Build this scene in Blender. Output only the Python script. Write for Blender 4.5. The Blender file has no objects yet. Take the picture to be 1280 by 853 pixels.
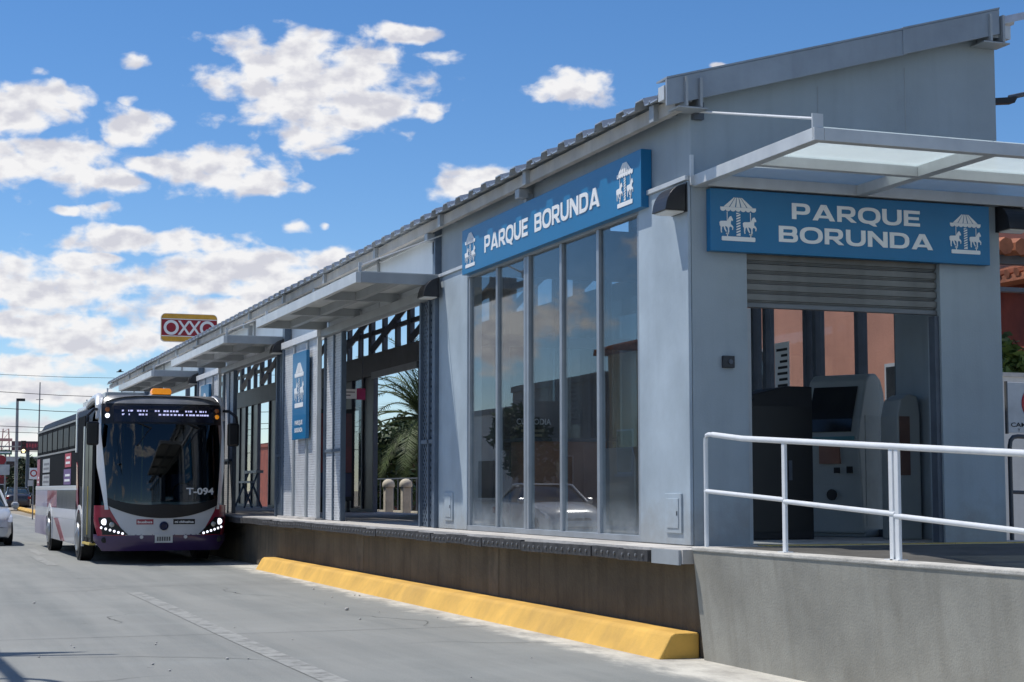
import bpy, bmesh, math, random
from mathutils import Vector, Matrix
random.seed(7)
R = math.radians
S = bpy.context.scene
COL = S.collection

# ------------------------------------------------------------------ camera
FPX, CAM_H = 2100.0, 1.42
PITCH = math.atan(186.5 / FPX)
YAW = math.atan(762 / FPX * math.cos(PITCH))
cd = bpy.data.cameras.new('camera')
cd.sensor_fit = 'HORIZONTAL'; cd.sensor_width = 36.0; cd.lens = 36.0 * FPX / 1280
cd.clip_start = 0.1; cd.clip_end = 6000
cam = bpy.data.objects.new('camera', cd); COL.objects.link(cam)
cam.location = (0, 0, CAM_H); cam.rotation_euler = (R(90) + PITCH, 0, -YAW)
S.camera = cam

# ------------------------------------------------------------------ light
SUN = Vector((-0.40, 0.345, 1.0)).normalized()          # towards the sun
SUN_EL = math.asin(SUN.z)
sl = bpy.data.lights.new('sun', 'SUN'); sl.energy = 4.2; sl.angle = R(0.53); sl.color = (1.0, 0.955, 0.89)
so = bpy.data.objects.new('sun', sl); COL.objects.link(so)
so.rotation_euler = (-SUN).to_track_quat('-Z', 'Y').to_euler(); so.location = (-20, 20, 40)
S.view_settings.view_transform = 'Standard'; S.view_settings.look = 'None'
S.view_settings.exposure = 0.0; S.view_settings.gamma = 1.0; S.view_settings.use_curve_mapping = False
S.render.engine = 'CYCLES'
S.cycles.use_adaptive_sampling = True; S.cycles.adaptive_threshold = 0.02
S.cycles.max_bounces = 8; S.cycles.transparent_max_bounces = 24; S.cycles.glossy_bounces = 5

# cumulus in the sky: azimuth, elevation, half width, half height in degrees
CLOUDS = [(13.10,13.69,4.09,1.86),(14.34,13.05,2.58,1.15),(11.32,14.16,1.37,1.09),(14.74,14.60,2.05,0.44),(16.17,15.45,1.51,0.41),(7.08,14.18,0.55,0.27),(3.17,12.45,1.68,1.04),(4.57,12.87,0.95,0.60),(6.88,12.00,1.14,0.66),(4.23,10.70,3.18,1.04),(6.06,10.26,1.61,0.55),(9.89,10.72,2.56,0.93),(7.88,10.81,1.48,0.38),(11.37,10.17,1.61,0.35),(12.93,11.77,0.92,0.41),(13.53,11.49,0.86,0.22),(16.69,12.82,0.71,0.44),(21.87,13.64,1.80,0.68),(18.77,10.47,1.67,0.76),(5.95,9.15,0.75,0.30),(4.79,9.13,0.48,0.19),(7.67,8.28,4.01,0.55),(5.59,7.60,1.60,0.27),(4.33,6.77,3.47,1.15),(10.61,7.20,4.00,1.15),(10.2,5.84,4.0,1.0),(5.6,4.95,3.2,0.75),(3.60,5.44,2.13,0.71),(4.01,4.08,1.99,0.44),(4.67,3.17,2.39,0.49),(3.14,3.52,1.06,0.33),(11.07,12.46,0.49,0.25),(12.47,8.91,0.38,0.22),(13.34,8.95,0.21,0.14),(17.51,14.57,0.60,0.27),(27.20,14.23,0.44,0.14),(6.84,12.84,0.30,0.19),(3.90,13.65,0.38,0.16),(36.85,8.36,1.07,0.93),(11.50,0.62,3.18,0.44),(4.45,1.78,3.44,0.55),(13.84,7.66,1.07,0.55)]
W = bpy.data.worlds.new('World'); S.world = W; W.use_nodes = True
W.cycles.sampling_method = 'MANUAL'; W.cycles.sample_map_resolution = 512
wn, wl = W.node_tree.nodes, W.node_tree.links
wn.clear()
def N(nodes, typ, **kw):
    n = nodes.new(typ)
    for k, v in kw.items(): setattr(n, k, v)
    return n
def mth(nodes, links, op, a, b=None, c=None, clamp=False):
    n = nodes.new('ShaderNodeMath'); n.operation = op; n.use_clamp = clamp
    for i, s in enumerate((a, b, c)):
        if s is None: continue
        if isinstance(s, (int, float)): n.inputs[i].default_value = s
        else: links.new(s, n.inputs[i])
    return n.outputs[0]
def vmt(nodes, links, op, a, b=None):
    n = nodes.new('ShaderNodeVectorMath'); n.operation = op
    for i, s in enumerate((a, b)):
        if s is None: continue
        if isinstance(s, (tuple, list)): n.inputs[i].default_value = s
        else: links.new(s, n.inputs[i])
    return n.outputs['Value'] if op in ('LENGTH', 'DOT_PRODUCT') else n.outputs[0]
def build_world():
    m = lambda op, a, b=None, c=None, clamp=False: mth(wn, wl, op, a, b, c, clamp)
    v = lambda op, a, b=None: vmt(wn, wl, op, a, b)
    out = wn.new('ShaderNodeOutputWorld'); bg = wn.new('ShaderNodeBackground')
    bg.inputs['Strength'].default_value = 0.10
    sky = wn.new('ShaderNodeTexSky'); sky.sky_type = 'NISHITA'; sky.sun_disc = False
    sky.sun_elevation = SUN_EL; sky.sun_rotation = math.atan2(SUN.x, SUN.y)
    sky.altitude = 1400; sky.air_density = 1.0; sky.dust_density = 0.1; sky.ozone_density = 3.0
    hs = wn.new('ShaderNodeHueSaturation'); hs.inputs['Saturation'].default_value = 1.22; hs.inputs['Value'].default_value = 1.22
    wl.new(sky.outputs[0], hs.inputs['Color'])
    tc = wn.new('ShaderNodeTexCoord'); sp = wn.new('ShaderNodeSeparateXYZ')
    wl.new(tc.outputs['Generated'], sp.inputs[0])
    az = m('MULTIPLY', m('ARCTAN2', sp.outputs[0], sp.outputs[1]), 180 / math.pi)
    el = m('MULTIPLY', m('ARCSINE', sp.outputs[2]), 180 / math.pi)
    cb = wn.new('ShaderNodeCombineXYZ'); wl.new(az, cb.inputs[0]); wl.new(el, cb.inputs[1])
    p0 = cb.outputs[0]
    st = v('MULTIPLY', p0, (0.62, 1.0, 1.0))
    def noise(vec, scale, detail, rough, lac=2.0):
        n = wn.new('ShaderNodeTexNoise'); n.noise_dimensions = '2D'
        wl.new(vec, n.inputs['Vector']); n.inputs['Scale'].default_value = scale
        n.inputs['Detail'].default_value = detail; n.inputs['Roughness'].default_value = rough
        n.inputs['Lacunarity'].default_value = lac
        return n
    warp = noise(st, 0.55, 3, 0.55)
    wv = v('MULTIPLY', v('SUBTRACT', warp.outputs['Color'], (0.5, 0.5, 0.5)), (1.2, 0.6, 0))
    p = v('ADD', p0, wv)
    rmin = None
    for a, e, w, h in CLOUDS:
        n = wn.new('ShaderNodeVectorMath'); n.operation = 'MULTIPLY_ADD'; wl.new(p, n.inputs[0])
        k = 0.62 if w < 0.8 else (0.35 if w < 1.3 else 0.0)      # small puffs stay thin and ragged
        w *= 1 + 0.5*k; h *= 1 + 0.5*k
        n.inputs[1].default_value = (1 / w, 1 / h, 0); n.inputs[2].default_value = (-a / w, -e / h, k)
        r = v('DOT_PRODUCT', n.outputs[0], n.outputs[0])
        rmin = r if rmin is None else m('MINIMUM', rmin, r)
    blob = m('SUBTRACT', 1.0, m('SQRT', rmin))
    # the rest of the sky carries the same broken cumulus
    gen = noise(v('MULTIPLY', p0, (0.085, 0.20, 1)), 1.0, 2, 0.5).outputs[0]
    gen = m('MULTIPLY', m('SUBTRACT', gen, 0.60), 5.0)
    inview = m('LESS_THAN', v('LENGTH', v('MULTIPLY', v('SUBTRACT', p0, (20.0, 5.0, 0)), (1 / 21.0, 1 / 15.0, 0))), 1.0)
    gen = m('SUBTRACT', gen, m('MULTIPLY', inview, 8.0))
    base = m('MAXIMUM', blob, gen)
    n1 = noise(v('ADD', st, v('MULTIPLY', wv, (0.5, 0.5, 0))), 1.35, 6, 0.50).outputs[0]
    n1l = noise(st, 1.2, 4, 0.5).outputs[0]; n1s = noise(v('ADD', st, (-0.12, 0.32, 0)), 1.2, 4, 0.5).outputs[0]
    dens = m('ADD', m('MINIMUM', m('MULTIPLY', base, 1.7), 0.88), m('MULTIPLY', m('SUBTRACT', n1, 0.52), 2.5))
    mr = wn.new('ShaderNodeMapRange'); mr.interpolation_type = 'SMOOTHSTEP'
    wl.new(dens, mr.inputs[0]); mr.inputs[1].default_value = -0.15; mr.inputs[2].default_value = 0.70
    alpha = m('MULTIPLY', mr.outputs[0], 0.97)
    up = m('GREATER_THAN', sp.outputs[2], 0.0); alpha = m('MULTIPLY', alpha, up)
    rel = m('MULTIPLY', m('SUBTRACT', n1l, n1s), 2.4)
    core = wn.new('ShaderNodeMapRange'); wl.new(dens, core.inputs[0]); core.inputs[1].default_value = 0.25; core.inputs[2].default_value = 1.3
    sh = m('ADD', m('SUBTRACT', 0.92, m('MULTIPLY', core.outputs[0], 0.42)), rel, clamp=True)
    ramp = wn.new('ShaderNodeValToRGB'); wl.new(sh, ramp.inputs[0])
    ramp.color_ramp.elements[0].color = (6.6, 6.6, 7.2, 1); ramp.color_ramp.elements[0].position = 0.25
    ramp.color_ramp.elements[1].color = (9.3, 9.2, 9.2, 1); ramp.color_ramp.elements[1].position = 0.95
    mix = wn.new('ShaderNodeMix'); mix.data_type = 'RGBA'
    wl.new(alpha, mix.inputs[0]); tn = v('MULTIPLY', hs.outputs[0], (0.97, 0.975, 1.03)); wl.new(tn, mix.inputs[6]); wl.new(ramp.outputs[0], mix.inputs[7])
    wl.new(mix.outputs[2], bg.inputs['Color']); wl.new(bg.outputs[0], out.inputs[0])
build_world()

# ------------------------------------------------------------------ materials
MATS = {}
def mat(name, col, rough=0.6, metal=0.0, var=0.08, scale=3.0, bump=0.0, bscale=40.0, streak=0.0, spec=0.5, dirt=None, dirt_amt=0.0, coat=0.0, emit=None, stretch=(1, 1, 1), grime=0.0):
    if name in MATS: return MATS[name]
    M = bpy.data.materials.new(name); M.use_nodes = True
    n, l = M.node_tree.nodes, M.node_tree.links
    b = n['Principled BSDF']
    b.inputs['Roughness'].default_value = rough; b.inputs['Metallic'].default_value = metal
    b.inputs['Specular IOR Level'].default_value = spec; b.inputs['Coat Weight'].default_value = coat
    tc = n.new('ShaderNodeTexCoord'); mp = n.new('ShaderNodeMapping'); l.new(tc.outputs['Object'], mp.inputs[0])
    mp.inputs['Scale'].default_value = stretch
    src = mp.outputs[0]
    nz = n.new('ShaderNodeTexNoise'); l.new(src, nz.inputs['Vector']); nz.inputs['Scale'].default_value = scale
    nz.inputs['Detail'].default_value = 6; nz.inputs['Roughness'].default_value = 0.6
    c0 = tuple(max(0, c * (1 - 2.2 * var)) for c in col); c1 = tuple(min(1, c * (1 + 2.2 * var)) for c in col)
    rp = n.new('ShaderNodeValToRGB'); l.new(nz.outputs[0], rp.inputs[0])
    rp.color_ramp.elements[0].position = 0.3; rp.color_ramp.elements[1].position = 0.7
    rp.color_ramp.elements[0].color = (*c0, 1); rp.color_ramp.elements[1].color = (*c1, 1)
    cur = rp.outputs[0]
    def mixin(fac, colr):
        nonlocal cur
        mx = n.new('ShaderNodeMix'); mx.data_type = 'RGBA'; l.new(fac, mx.inputs[0]); l.new(cur, mx.inputs[6]); mx.inputs[7].default_value = (*colr, 1); cur = mx.outputs[2]
    if streak > 0:
        m2 = n.new('ShaderNodeMapping'); l.new(tc.outputs['Object'], m2.inputs[0]); m2.inputs['Scale'].default_value = (7, 7, 0.5)
        z2 = n.new('ShaderNodeTexNoise'); l.new(m2.outputs[0], z2.inputs['Vector']); z2.inputs['Scale'].default_value = 1.0; z2.inputs['Detail'].default_value = 5
        mr = n.new('ShaderNodeMapRange'); l.new(z2.outputs[0], mr.inputs[0]); mr.inputs[1].default_value = 0.5; mr.inputs[2].default_value = 0.85; mr.inputs[4].default_value = streak
        mixin(mr.outputs[0], dirt or tuple(c * 0.45 for c in col))
    if grime > 0:
        sp = n.new('ShaderNodeSeparateXYZ'); l.new(tc.outputs['Object'], sp.inputs[0])
        zg = n.new('ShaderNodeTexNoise'); l.new(tc.outputs['Object'], zg.inputs['Vector']); zg.inputs['Scale'].default_value = 2.4; zg.inputs['Detail'].default_value = 8; zg.inputs['Roughness'].default_value = 0.7
        hgt = mth(n, l, 'ADD', sp.outputs[2], mth(n, l, 'MULTIPLY', mth(n, l, 'SUBTRACT', zg.outputs[0], 0.5), -1.3))
        mr = n.new('ShaderNodeMapRange'); l.new(hgt, mr.inputs[0]); mr.inputs[1].default_value = 0.0; mr.inputs[2].default_value = 0.45; mr.inputs[3].default_value = grime; mr.inputs[4].default_value = 0.0
        mixin(mr.outputs[0], (0.22, 0.20, 0.17))
    if dirt_amt > 0:
        z3 = n.new('ShaderNodeTexNoise'); l.new(tc.outputs['Object'], z3.inputs['Vector']); z3.inputs['Scale'].default_value = 0.9; z3.inputs['Detail'].default_value = 9; z3.inputs['Roughness'].default_value = 0.7
        mr = n.new('ShaderNodeMapRange'); l.new(z3.outputs[0], mr.inputs[0]); mr.inputs[1].default_value = 0.48; mr.inputs[2].default_value = 0.75; mr.inputs[4].default_value = dirt_amt
        mixin(mr.outputs[0], dirt or tuple(c * 0.5 for c in col))
    l.new(cur, b.inputs['Base Color'])
    rr = n.new('ShaderNodeMapRange'); l.new(nz.outputs[0], rr.inputs[0]); rr.inputs[3].default_value = max(0.02, rough - 0.06); rr.inputs[4].default_value = min(1, rough + 0.08)
    l.new(rr.outputs[0], b.inputs['Roughness'])
    if bump > 0:
        bz = n.new('ShaderNodeTexNoise'); l.new(src, bz.inputs['Vector']); bz.inputs['Scale'].default_value = bscale; bz.inputs['Detail'].default_value = 5
        bp = n.new('ShaderNodeBump'); bp.inputs['Strength'].default_value = bump; bp.inputs['Distance'].default_value = 0.02
        l.new(bz.outputs[0], bp.inputs['Height']); l.new(bp.outputs[0], b.inputs['Normal'])
    if emit:
        b.inputs['Emission Color'].default_value = (*emit[0], 1); b.inputs['Emission Strength'].default_value = emit[1]
    MATS[name] = M
    return M

def glass(name, tint=(0.55, 0.62, 0.64), ior=1.55, dust=0.0, wave=0.0, gl=1.0, dust_z=None, rough=0.0, frost=0.0):
    if name in MATS: return MATS[name]
    M = bpy.data.materials.new(name); M.use_nodes = True
    n, l = M.node_tree.nodes, M.node_tree.links; n.clear()
    out = n.new('ShaderNodeOutputMaterial'); tr = n.new('ShaderNodeBsdfTransparent'); gs = n.new('ShaderNodeBsdfGlossy'); mx = n.new('ShaderNodeMixShader')
    tr.inputs[0].default_value = (*tint, 1); gs.inputs['Roughness'].default_value = rough; gs.inputs['Color'].default_value = (gl, gl, gl, 1)
    ge = n.new('ShaderNodeNewGeometry'); f0 = ((ior - 1)/(ior + 1))**2
    cs = mth(n, l, 'ABSOLUTE', vmt(n, l, 'DOT_PRODUCT', ge.outputs['Incoming'], ge.outputs['Normal']))
    fres = mth(n, l, 'MULTIPLY_ADD', mth(n, l, 'POWER', mth(n, l, 'SUBTRACT', 1.0, cs), 5.0), 1 - f0, f0)
    tc = n.new('ShaderNodeTexCoord')
    if wave > 0:
        bz = n.new('ShaderNodeTexNoise'); l.new(tc.outputs['Object'], bz.inputs['Vector']); bz.inputs['Scale'].default_value = 0.9; bz.inputs['Detail'].default_value = 1
        bp = n.new('ShaderNodeBump'); bp.inputs['Strength'].default_value = wave; bp.inputs['Distance'].default_value = 0.02
        l.new(bz.outputs[0], bp.inputs['Height']); l.new(bp.outputs[0], gs.inputs['Normal'])
    l.new(fres, mx.inputs[0]); l.new(tr.outputs[0], mx.inputs[1]); l.new(gs.outputs[0], mx.inputs[2])
    cur = mx.outputs[0]
    if dust > 0 or frost > 0:
        df = n.new('ShaderNodeBsdfDiffuse'); df.inputs[0].default_value = (0.62, 0.66, 0.68, 1)
        if frost > 0:
            tl = n.new('ShaderNodeBsdfTranslucent'); tl.inputs[0].default_value = (0.92, 0.97, 0.97, 1)
            a = n.new('ShaderNodeMixShader'); a.inputs[0].default_value = 0.75; l.new(df.outputs[0], a.inputs[1]); l.new(tl.outputs[0], a.inputs[2]); dsh = a.outputs[0]
        else: dsh = df.outputs[0]
        m2 = n.new('ShaderNodeMixShader')
        nz = n.new('ShaderNodeTexNoise'); l.new(tc.outputs['Object'], nz.inputs['Vector']); nz.inputs['Scale'].default_value = 2.2; nz.inputs['Detail'].default_value = 7; nz.inputs['Roughness'].default_value = 0.65
        amt = max(dust, frost)
        mr = n.new('ShaderNodeMapRange'); l.new(nz.outputs[0], mr.inputs[0]); mr.inputs[1].default_value = 0.3; mr.inputs[2].default_value = 0.75
        mr.inputs[3].default_value = amt * 0.15 if not frost else amt * 0.85; mr.inputs[4].default_value = amt
        fac = mr.outputs[0]
        if dust_z:
            sp = n.new('ShaderNodeSeparateXYZ'); l.new(tc.outputs['Object'], sp.inputs[0])
            zr = n.new('ShaderNodeMapRange'); l.new(sp.outputs[2], zr.inputs[0]); zr.inputs[1].default_value = dust_z[0]; zr.inputs[2].default_value = dust_z[1]; zr.inputs[3].default_value = 24.0; zr.inputs[4].default_value = 1.0
            fac = mth(n, l, 'MULTIPLY', fac, zr.outputs[0], clamp=True)
        l.new(fac, m2.inputs[0]); l.new(cur, m2.inputs[1]); l.new(dsh, m2.inputs[2]); cur = m2.outputs[0]
    l.new(cur, out.inputs[0]); MATS[name] = M
    return M

def perforated(name, col, pitch=0.05, hole=0.35):
    """sheet metal with rows of slots punched through it"""
    M = mat(name, col, 0.5, 0.2, 0.05, 4.0)
    n, l = M.node_tree.nodes, M.node_tree.links
    tc = n.new('ShaderNodeTexCoord'); sp = n.new('ShaderNodeSeparateXYZ'); l.new(tc.outputs['Object'], sp.inputs[0])
    m = lambda op, a, b=None, c=None: mth(n, l, op, a, b, c)
    k = math.pi / pitch
    s1 = m('SINE', m('MULTIPLY', m('ADD', sp.outputs[1], sp.outputs[2]), k * 0.7)); s2 = m('SINE', m('MULTIPLY', m('SUBTRACT', sp.outputs[1], sp.outputs[2]), k * 0.7))
    h = m('GREATER_THAN', m('ABSOLUTE', m('MULTIPLY', s1, s2)), hole)
    tr = n.new('ShaderNodeBsdfTransparent'); mx = n.new('ShaderNodeMixShader'); b = n['Principled BSDF']; out = n['Material Output']
    l.new(h, mx.inputs[0]); l.new(b.outputs[0], mx.inputs[1]); l.new(tr.outputs[0], mx.inputs[2]); l.new(mx.outputs[0], out.inputs[0])
    return M

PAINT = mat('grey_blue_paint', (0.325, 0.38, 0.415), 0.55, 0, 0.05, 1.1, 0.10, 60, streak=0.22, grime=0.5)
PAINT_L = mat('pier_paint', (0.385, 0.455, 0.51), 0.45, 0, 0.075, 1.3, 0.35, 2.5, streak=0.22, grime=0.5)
STEEL = mat('painted_steel', (0.36, 0.385, 0.40), 0.45, 0.15, 0.05, 3, streak=0.12)
STEEL_L = mat('light_steel', (0.58, 0.60, 0.60), 0.42, 0.2, 0.05, 3, streak=0.12)
FRAME = mat('aluminium_frame', (0.33, 0.36, 0.39), 0.38, 0.4, 0.05, 4)
DARKST = mat('dark_steel', (0.085, 0.10, 0.125), 0.45, 0.2, 0.1, 4)
POST = mat('slate_post', (0.11, 0.145, 0.19), 0.45, 0.15, 0.06, 4)
ROOFM = mat('galvanised_roof', (0.47, 0.50, 0.53), 0.38, 0.55, 0.12, 2.5, streak=0.25)
FASCIA = mat('gable_fascia_metal', (0.30, 0.34, 0.38), 0.45, 0.2, 0.08, 1.5, streak=0.25)
CLERE = mat('white_cladding', (0.66, 0.70, 0.72), 0.4, 0, 0.04, 1.2, streak=0.12)
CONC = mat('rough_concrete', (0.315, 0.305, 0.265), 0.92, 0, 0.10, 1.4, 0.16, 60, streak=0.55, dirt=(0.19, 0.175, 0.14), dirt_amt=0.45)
CONCW = mat('shaded_stained_wall', (0.12, 0.097, 0.068), 0.92, 0, 0.16, 1.3, 0.5, 24, streak=0.7, dirt=(0.03, 0.024, 0.017), dirt_amt=0.4)  # base colour holds the shade under the platform overhang, with stains over it
SLAB = mat('slab_concrete', (0.50, 0.48, 0.45), 0.85, 0, 0.12, 2.2, 0.35, 40, dirt=(0.2, 0.18, 0.15), dirt_amt=0.4)
RUBBER = mat('black_rubber', (0.04, 0.04, 0.042), 0.75, 0, 0.3, 9, 0.3, 50, dirt=(0.12, 0.11, 0.1), dirt_amt=0.35)
YELLOW = mat('yellow_kerb_paint', (0.68, 0.405, 0.085), 0.8, 0, 0.08, 1.6, 0.18, 40, streak=0.35, dirt=(0.40, 0.25, 0.08), dirt_amt=0.6)
BLUE = mat('sign_blue', (0.008, 0.155, 0.34), 0.35, 0, 0.03, 1.5)
BLUE_ED = mat('sign_edge_blue', (0.004, 0.07, 0.2), 0.4, 0, 0.03, 1.5)
WHITE = mat('white_vinyl', (0.82, 0.83, 0.83), 0.5, 0, 0.02, 3)
BLACK = mat('matt_black', (0.012, 0.012, 0.014), 0.55, 0, 0.2, 4)
LAMPB = mat('lamp_black', (0.02, 0.021, 0.025), 0.35, 0.1, 0.1, 8)
GLASS_S = glass('hall_glass', (0.80, 0.84, 0.86), 1.42, dust=0.016, wave=0.03, dust_z=(0.05, 0.42))
GLASS_C = glass('canopy_glass', (0.80, 0.88, 0.88), 1.5, frost=0.55)
GLASS_D = glass('dark_glass', (0.62, 0.66, 0.68), 1.5)
PERF = perforated('perforated_sheet', (0.74, 0.76, 0.78), 0.06, 0.62)
PERF_SHADE = perforated('shaded_perforated_sheet', (0.11, 0.145, 0.19), 0.07, 0.5)  # same light metal, coloured dark for the shade below the canopy

# ------------------------------------------------------------------ mesh helpers
class MB:
    def __init__(s): s.v = []; s.f = []
    def add(s, vs, fs):
        o = len(s.v); s.v += [tuple(p) for p in vs]; s.f += [tuple(i + o for i in f) for f in fs]; return s
    def box(s, x0, x1, y0, y1, z0, z1):
        return s.add([(x0,y0,z0),(x1,y0,z0),(x1,y1,z0),(x0,y1,z0),(x0,y0,z1),(x1,y0,z1),(x1,y1,z1),(x0,y1,z1)], [(0,3,2,1),(4,5,6,7),(0,1,5,4),(1,2,6,5),(2,3,7,6),(3,0,4,7)])
    def prism(s, pts, ax, a, b):
        n = len(pts)
        P = {'x': lambda p, t: (t, p[0], p[1]), 'y': lambda p, t: (p[0], t, p[1]), 'z': lambda p, t: (p[0], p[1], t)}[ax]
        return s.add([P(p, a) for p in pts] + [P(p, b) for p in pts], [tuple(range(n)), tuple(range(2*n-1, n-1, -1))] + [(i, (i+1) % n, n + (i+1) % n, n + i) for i in range(n)])
    def flat(s, pts, M, d=0.004):
        n = len(pts)
        return s.add([M @ Vector((p[0], p[1], d)) for p in pts] + [M @ Vector((p[0], p[1], 0)) for p in pts], [tuple(range(n)), tuple(range(2*n-1, n-1, -1))] + [(i, (i+1) % n, n + (i+1) % n, n + i) for i in range(n)])
    def tube(s, pts, r, n=8, cap=True):
        pts = [Vector(p) for p in pts]; k = len(pts); vs = []
        rs = r if isinstance(r, (list, tuple)) else [r] * k
        prev = None
        for i, p in enumerate(pts):
            t = (pts[min(i+1, k-1)] - pts[max(i-1, 0)]).normalized()
            ref = Vector((0, 0, 1)) if abs(t.z) < 0.9 else Vector((1, 0, 0))
            a = t.cross(ref).normalized(); b = a.cross(t).normalized()
            if prev is not None and a.dot(prev) < 0: a, b = -a, -b
            prev = a
            for j in range(n):
                an = 2 * math.pi * j / n
                vs.append(p + (a * math.cos(an) + b * math.sin(an)) * rs[i])
        fs = [(i*n+j, i*n+(j+1) % n, (i+1)*n+(j+1) % n, (i+1)*n+j) for i in range(k-1) for j in range(n)]
        if cap: fs += [tuple(range(n-1, -1, -1)), tuple(range((k-1)*n, k*n))]
        return s.add(vs, fs)
    def lathe(s, prof, c, ax='z', n=20):
        vs = []
        for r, h in prof:
            for j in range(n):
                a = 2*math.pi*j/n; u, w = r*math.cos(a), r*math.sin(a)
                vs.append({'z': (c[0]+u, c[1]+w, c[2]+h), 'x': (c[0]+h, c[1]+u, c[2]+w), 'y': (c[0]+u, c[1]+h, c[2]+w)}[ax])
        k = len(prof)
        return s.add(vs, [(i*n+j, i*n+(j+1) % n, (i+1)*n+(j+1) % n, (i+1)*n+j) for i in range(k-1) for j in range(n)] + [tuple(range(n-1, -1, -1)), tuple(range((k-1)*n, k*n))])
    def grid(s, fn, nu, nv):
        return s.add([fn(i/nu, j/nv) for j in range(nv+1) for i in range(nu+1)], [(j*(nu+1)+i, j*(nu+1)+i+1, (j+1)*(nu+1)+i+1, (j+1)*(nu+1)+i) for j in range(nv) for i in range(nu)])
    def mesh(s, name, m, smooth=False, recalc=True):
        me = bpy.data.meshes.new(name); me.from_pydata([tuple(p) for p in s.v], [], s.f)
        if recalc:
            bm = bmesh.new(); bm.from_mesh(me); bmesh.ops.recalc_face_normals(bm, faces=bm.faces); bm.to_mesh(me); bm.free()
        me.materials.append(m)
        if smooth:
            me.shade_smooth()
            try: me.set_sharp_from_angle(angle=R(35))
            except Exception: pass
        me.update(); return me
    def obj(s, name, m, parent=None, bevel=0.0, smooth=False, label=None, recalc=True):
        o = bpy.data.objects.new(name, s.mesh(name, m, smooth, recalc)); COL.objects.link(o)
        if parent is not None: o.parent = parent
        if bevel: 
            b = o.modifiers.new('bevel', 'BEVEL'); b.width = bevel; b.segments = 2; b.limit_method = 'ANGLE'
        if label: o['label'] = label
        return o
def box(*a): return MB().box(*a)
def tag(o, label, cat, group=None):
    o['label'] = label; o['category'] = cat
    if group: o['group'] = group
    return o
def thing(name, label, cat, loc=(0, 0, 0), group=None, rz=0.0):
    o = bpy.data.objects.new(name, None); COL.objects.link(o); o.location = loc; o.rotation_euler = (0, 0, rz); o.empty_display_size = 0.2
    return tag(o, label, cat, group)
def struct(o, kind='structure'): o['kind'] = kind; return o
def share(src, parent, loc=(0, 0, 0), name=None, rz=None):
    o = src.copy(); COL.objects.link(o); o.parent = parent; o.location = loc
    if rz is not None: o.rotation_euler = (0, 0, rz)
    return o
def copy_tree(o, parent=None):
    c = o.copy(); COL.objects.link(c); c.parent = parent
    for ch in list(o.children): copy_tree(ch, c)
    return c
def frame_m(origin, xd, yd):
    x = Vector(xd).normalized(); y = Vector(yd).normalized(); z = x.cross(y)
    M = Matrix(((x.x, y.x, z.x, 0), (x.y, y.y, z.y, 0), (x.z, y.z, z.z, 0), (0, 0, 0, 1)))
    return Matrix.Translation(origin) @ M
SIDE = lambda x, y, z: frame_m((x, y, z), (0, -1, 0), (0, 0, 1))     # faces the street (-X)
FRONT = lambda x, y, z: frame_m((x, y, z), (1, 0, 0), (0, 0, 1))     # faces the camera (-Y)
def text_obj(txt, M, height, m, parent, name='lettering', width=None, bold=0.0, depth=0.003, align='LEFT', label=None):
    """lettering as a mesh; scaled to the height of its capitals and to a given width"""
    c = bpy.data.curves.new('t', 'FONT'); c.body = txt; c.size = 1.0; c.offset = bold; c.extrude = 0.0; c.resolution_u = 3
    t = bpy.data.objects.new('t', c); COL.objects.link(t)
    dg = bpy.context.evaluated_depsgraph_get(); me = bpy.data.meshes.new_from_object(t.evaluated_get(dg))
    bpy.data.objects.remove(t); bpy.data.curves.remove(c)
    xs = [v.co.x for v in me.vertices]; ys = [v.co.y for v in me.vertices]
    x0, x1, y0, y1 = min(xs), max(xs), min(ys), max(ys)
    cap = 0.73 + 2 * bold
    sy = height / cap; sx = (width / (x1 - x0)) if width else sy
    for v in me.vertices:
        v.co = M @ Vector(((v.co.x - (x0 if align == 'LEFT' else (x0 + x1) / 2)) * sx, (v.co.y + bold) * sy, depth))
    me.materials.clear(); me.materials.append(m); me.name = name
    o = bpy.data.objects.new(name, me); COL.objects.link(o); o.parent = parent
    if label: o['label'] = label
    return o

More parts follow.
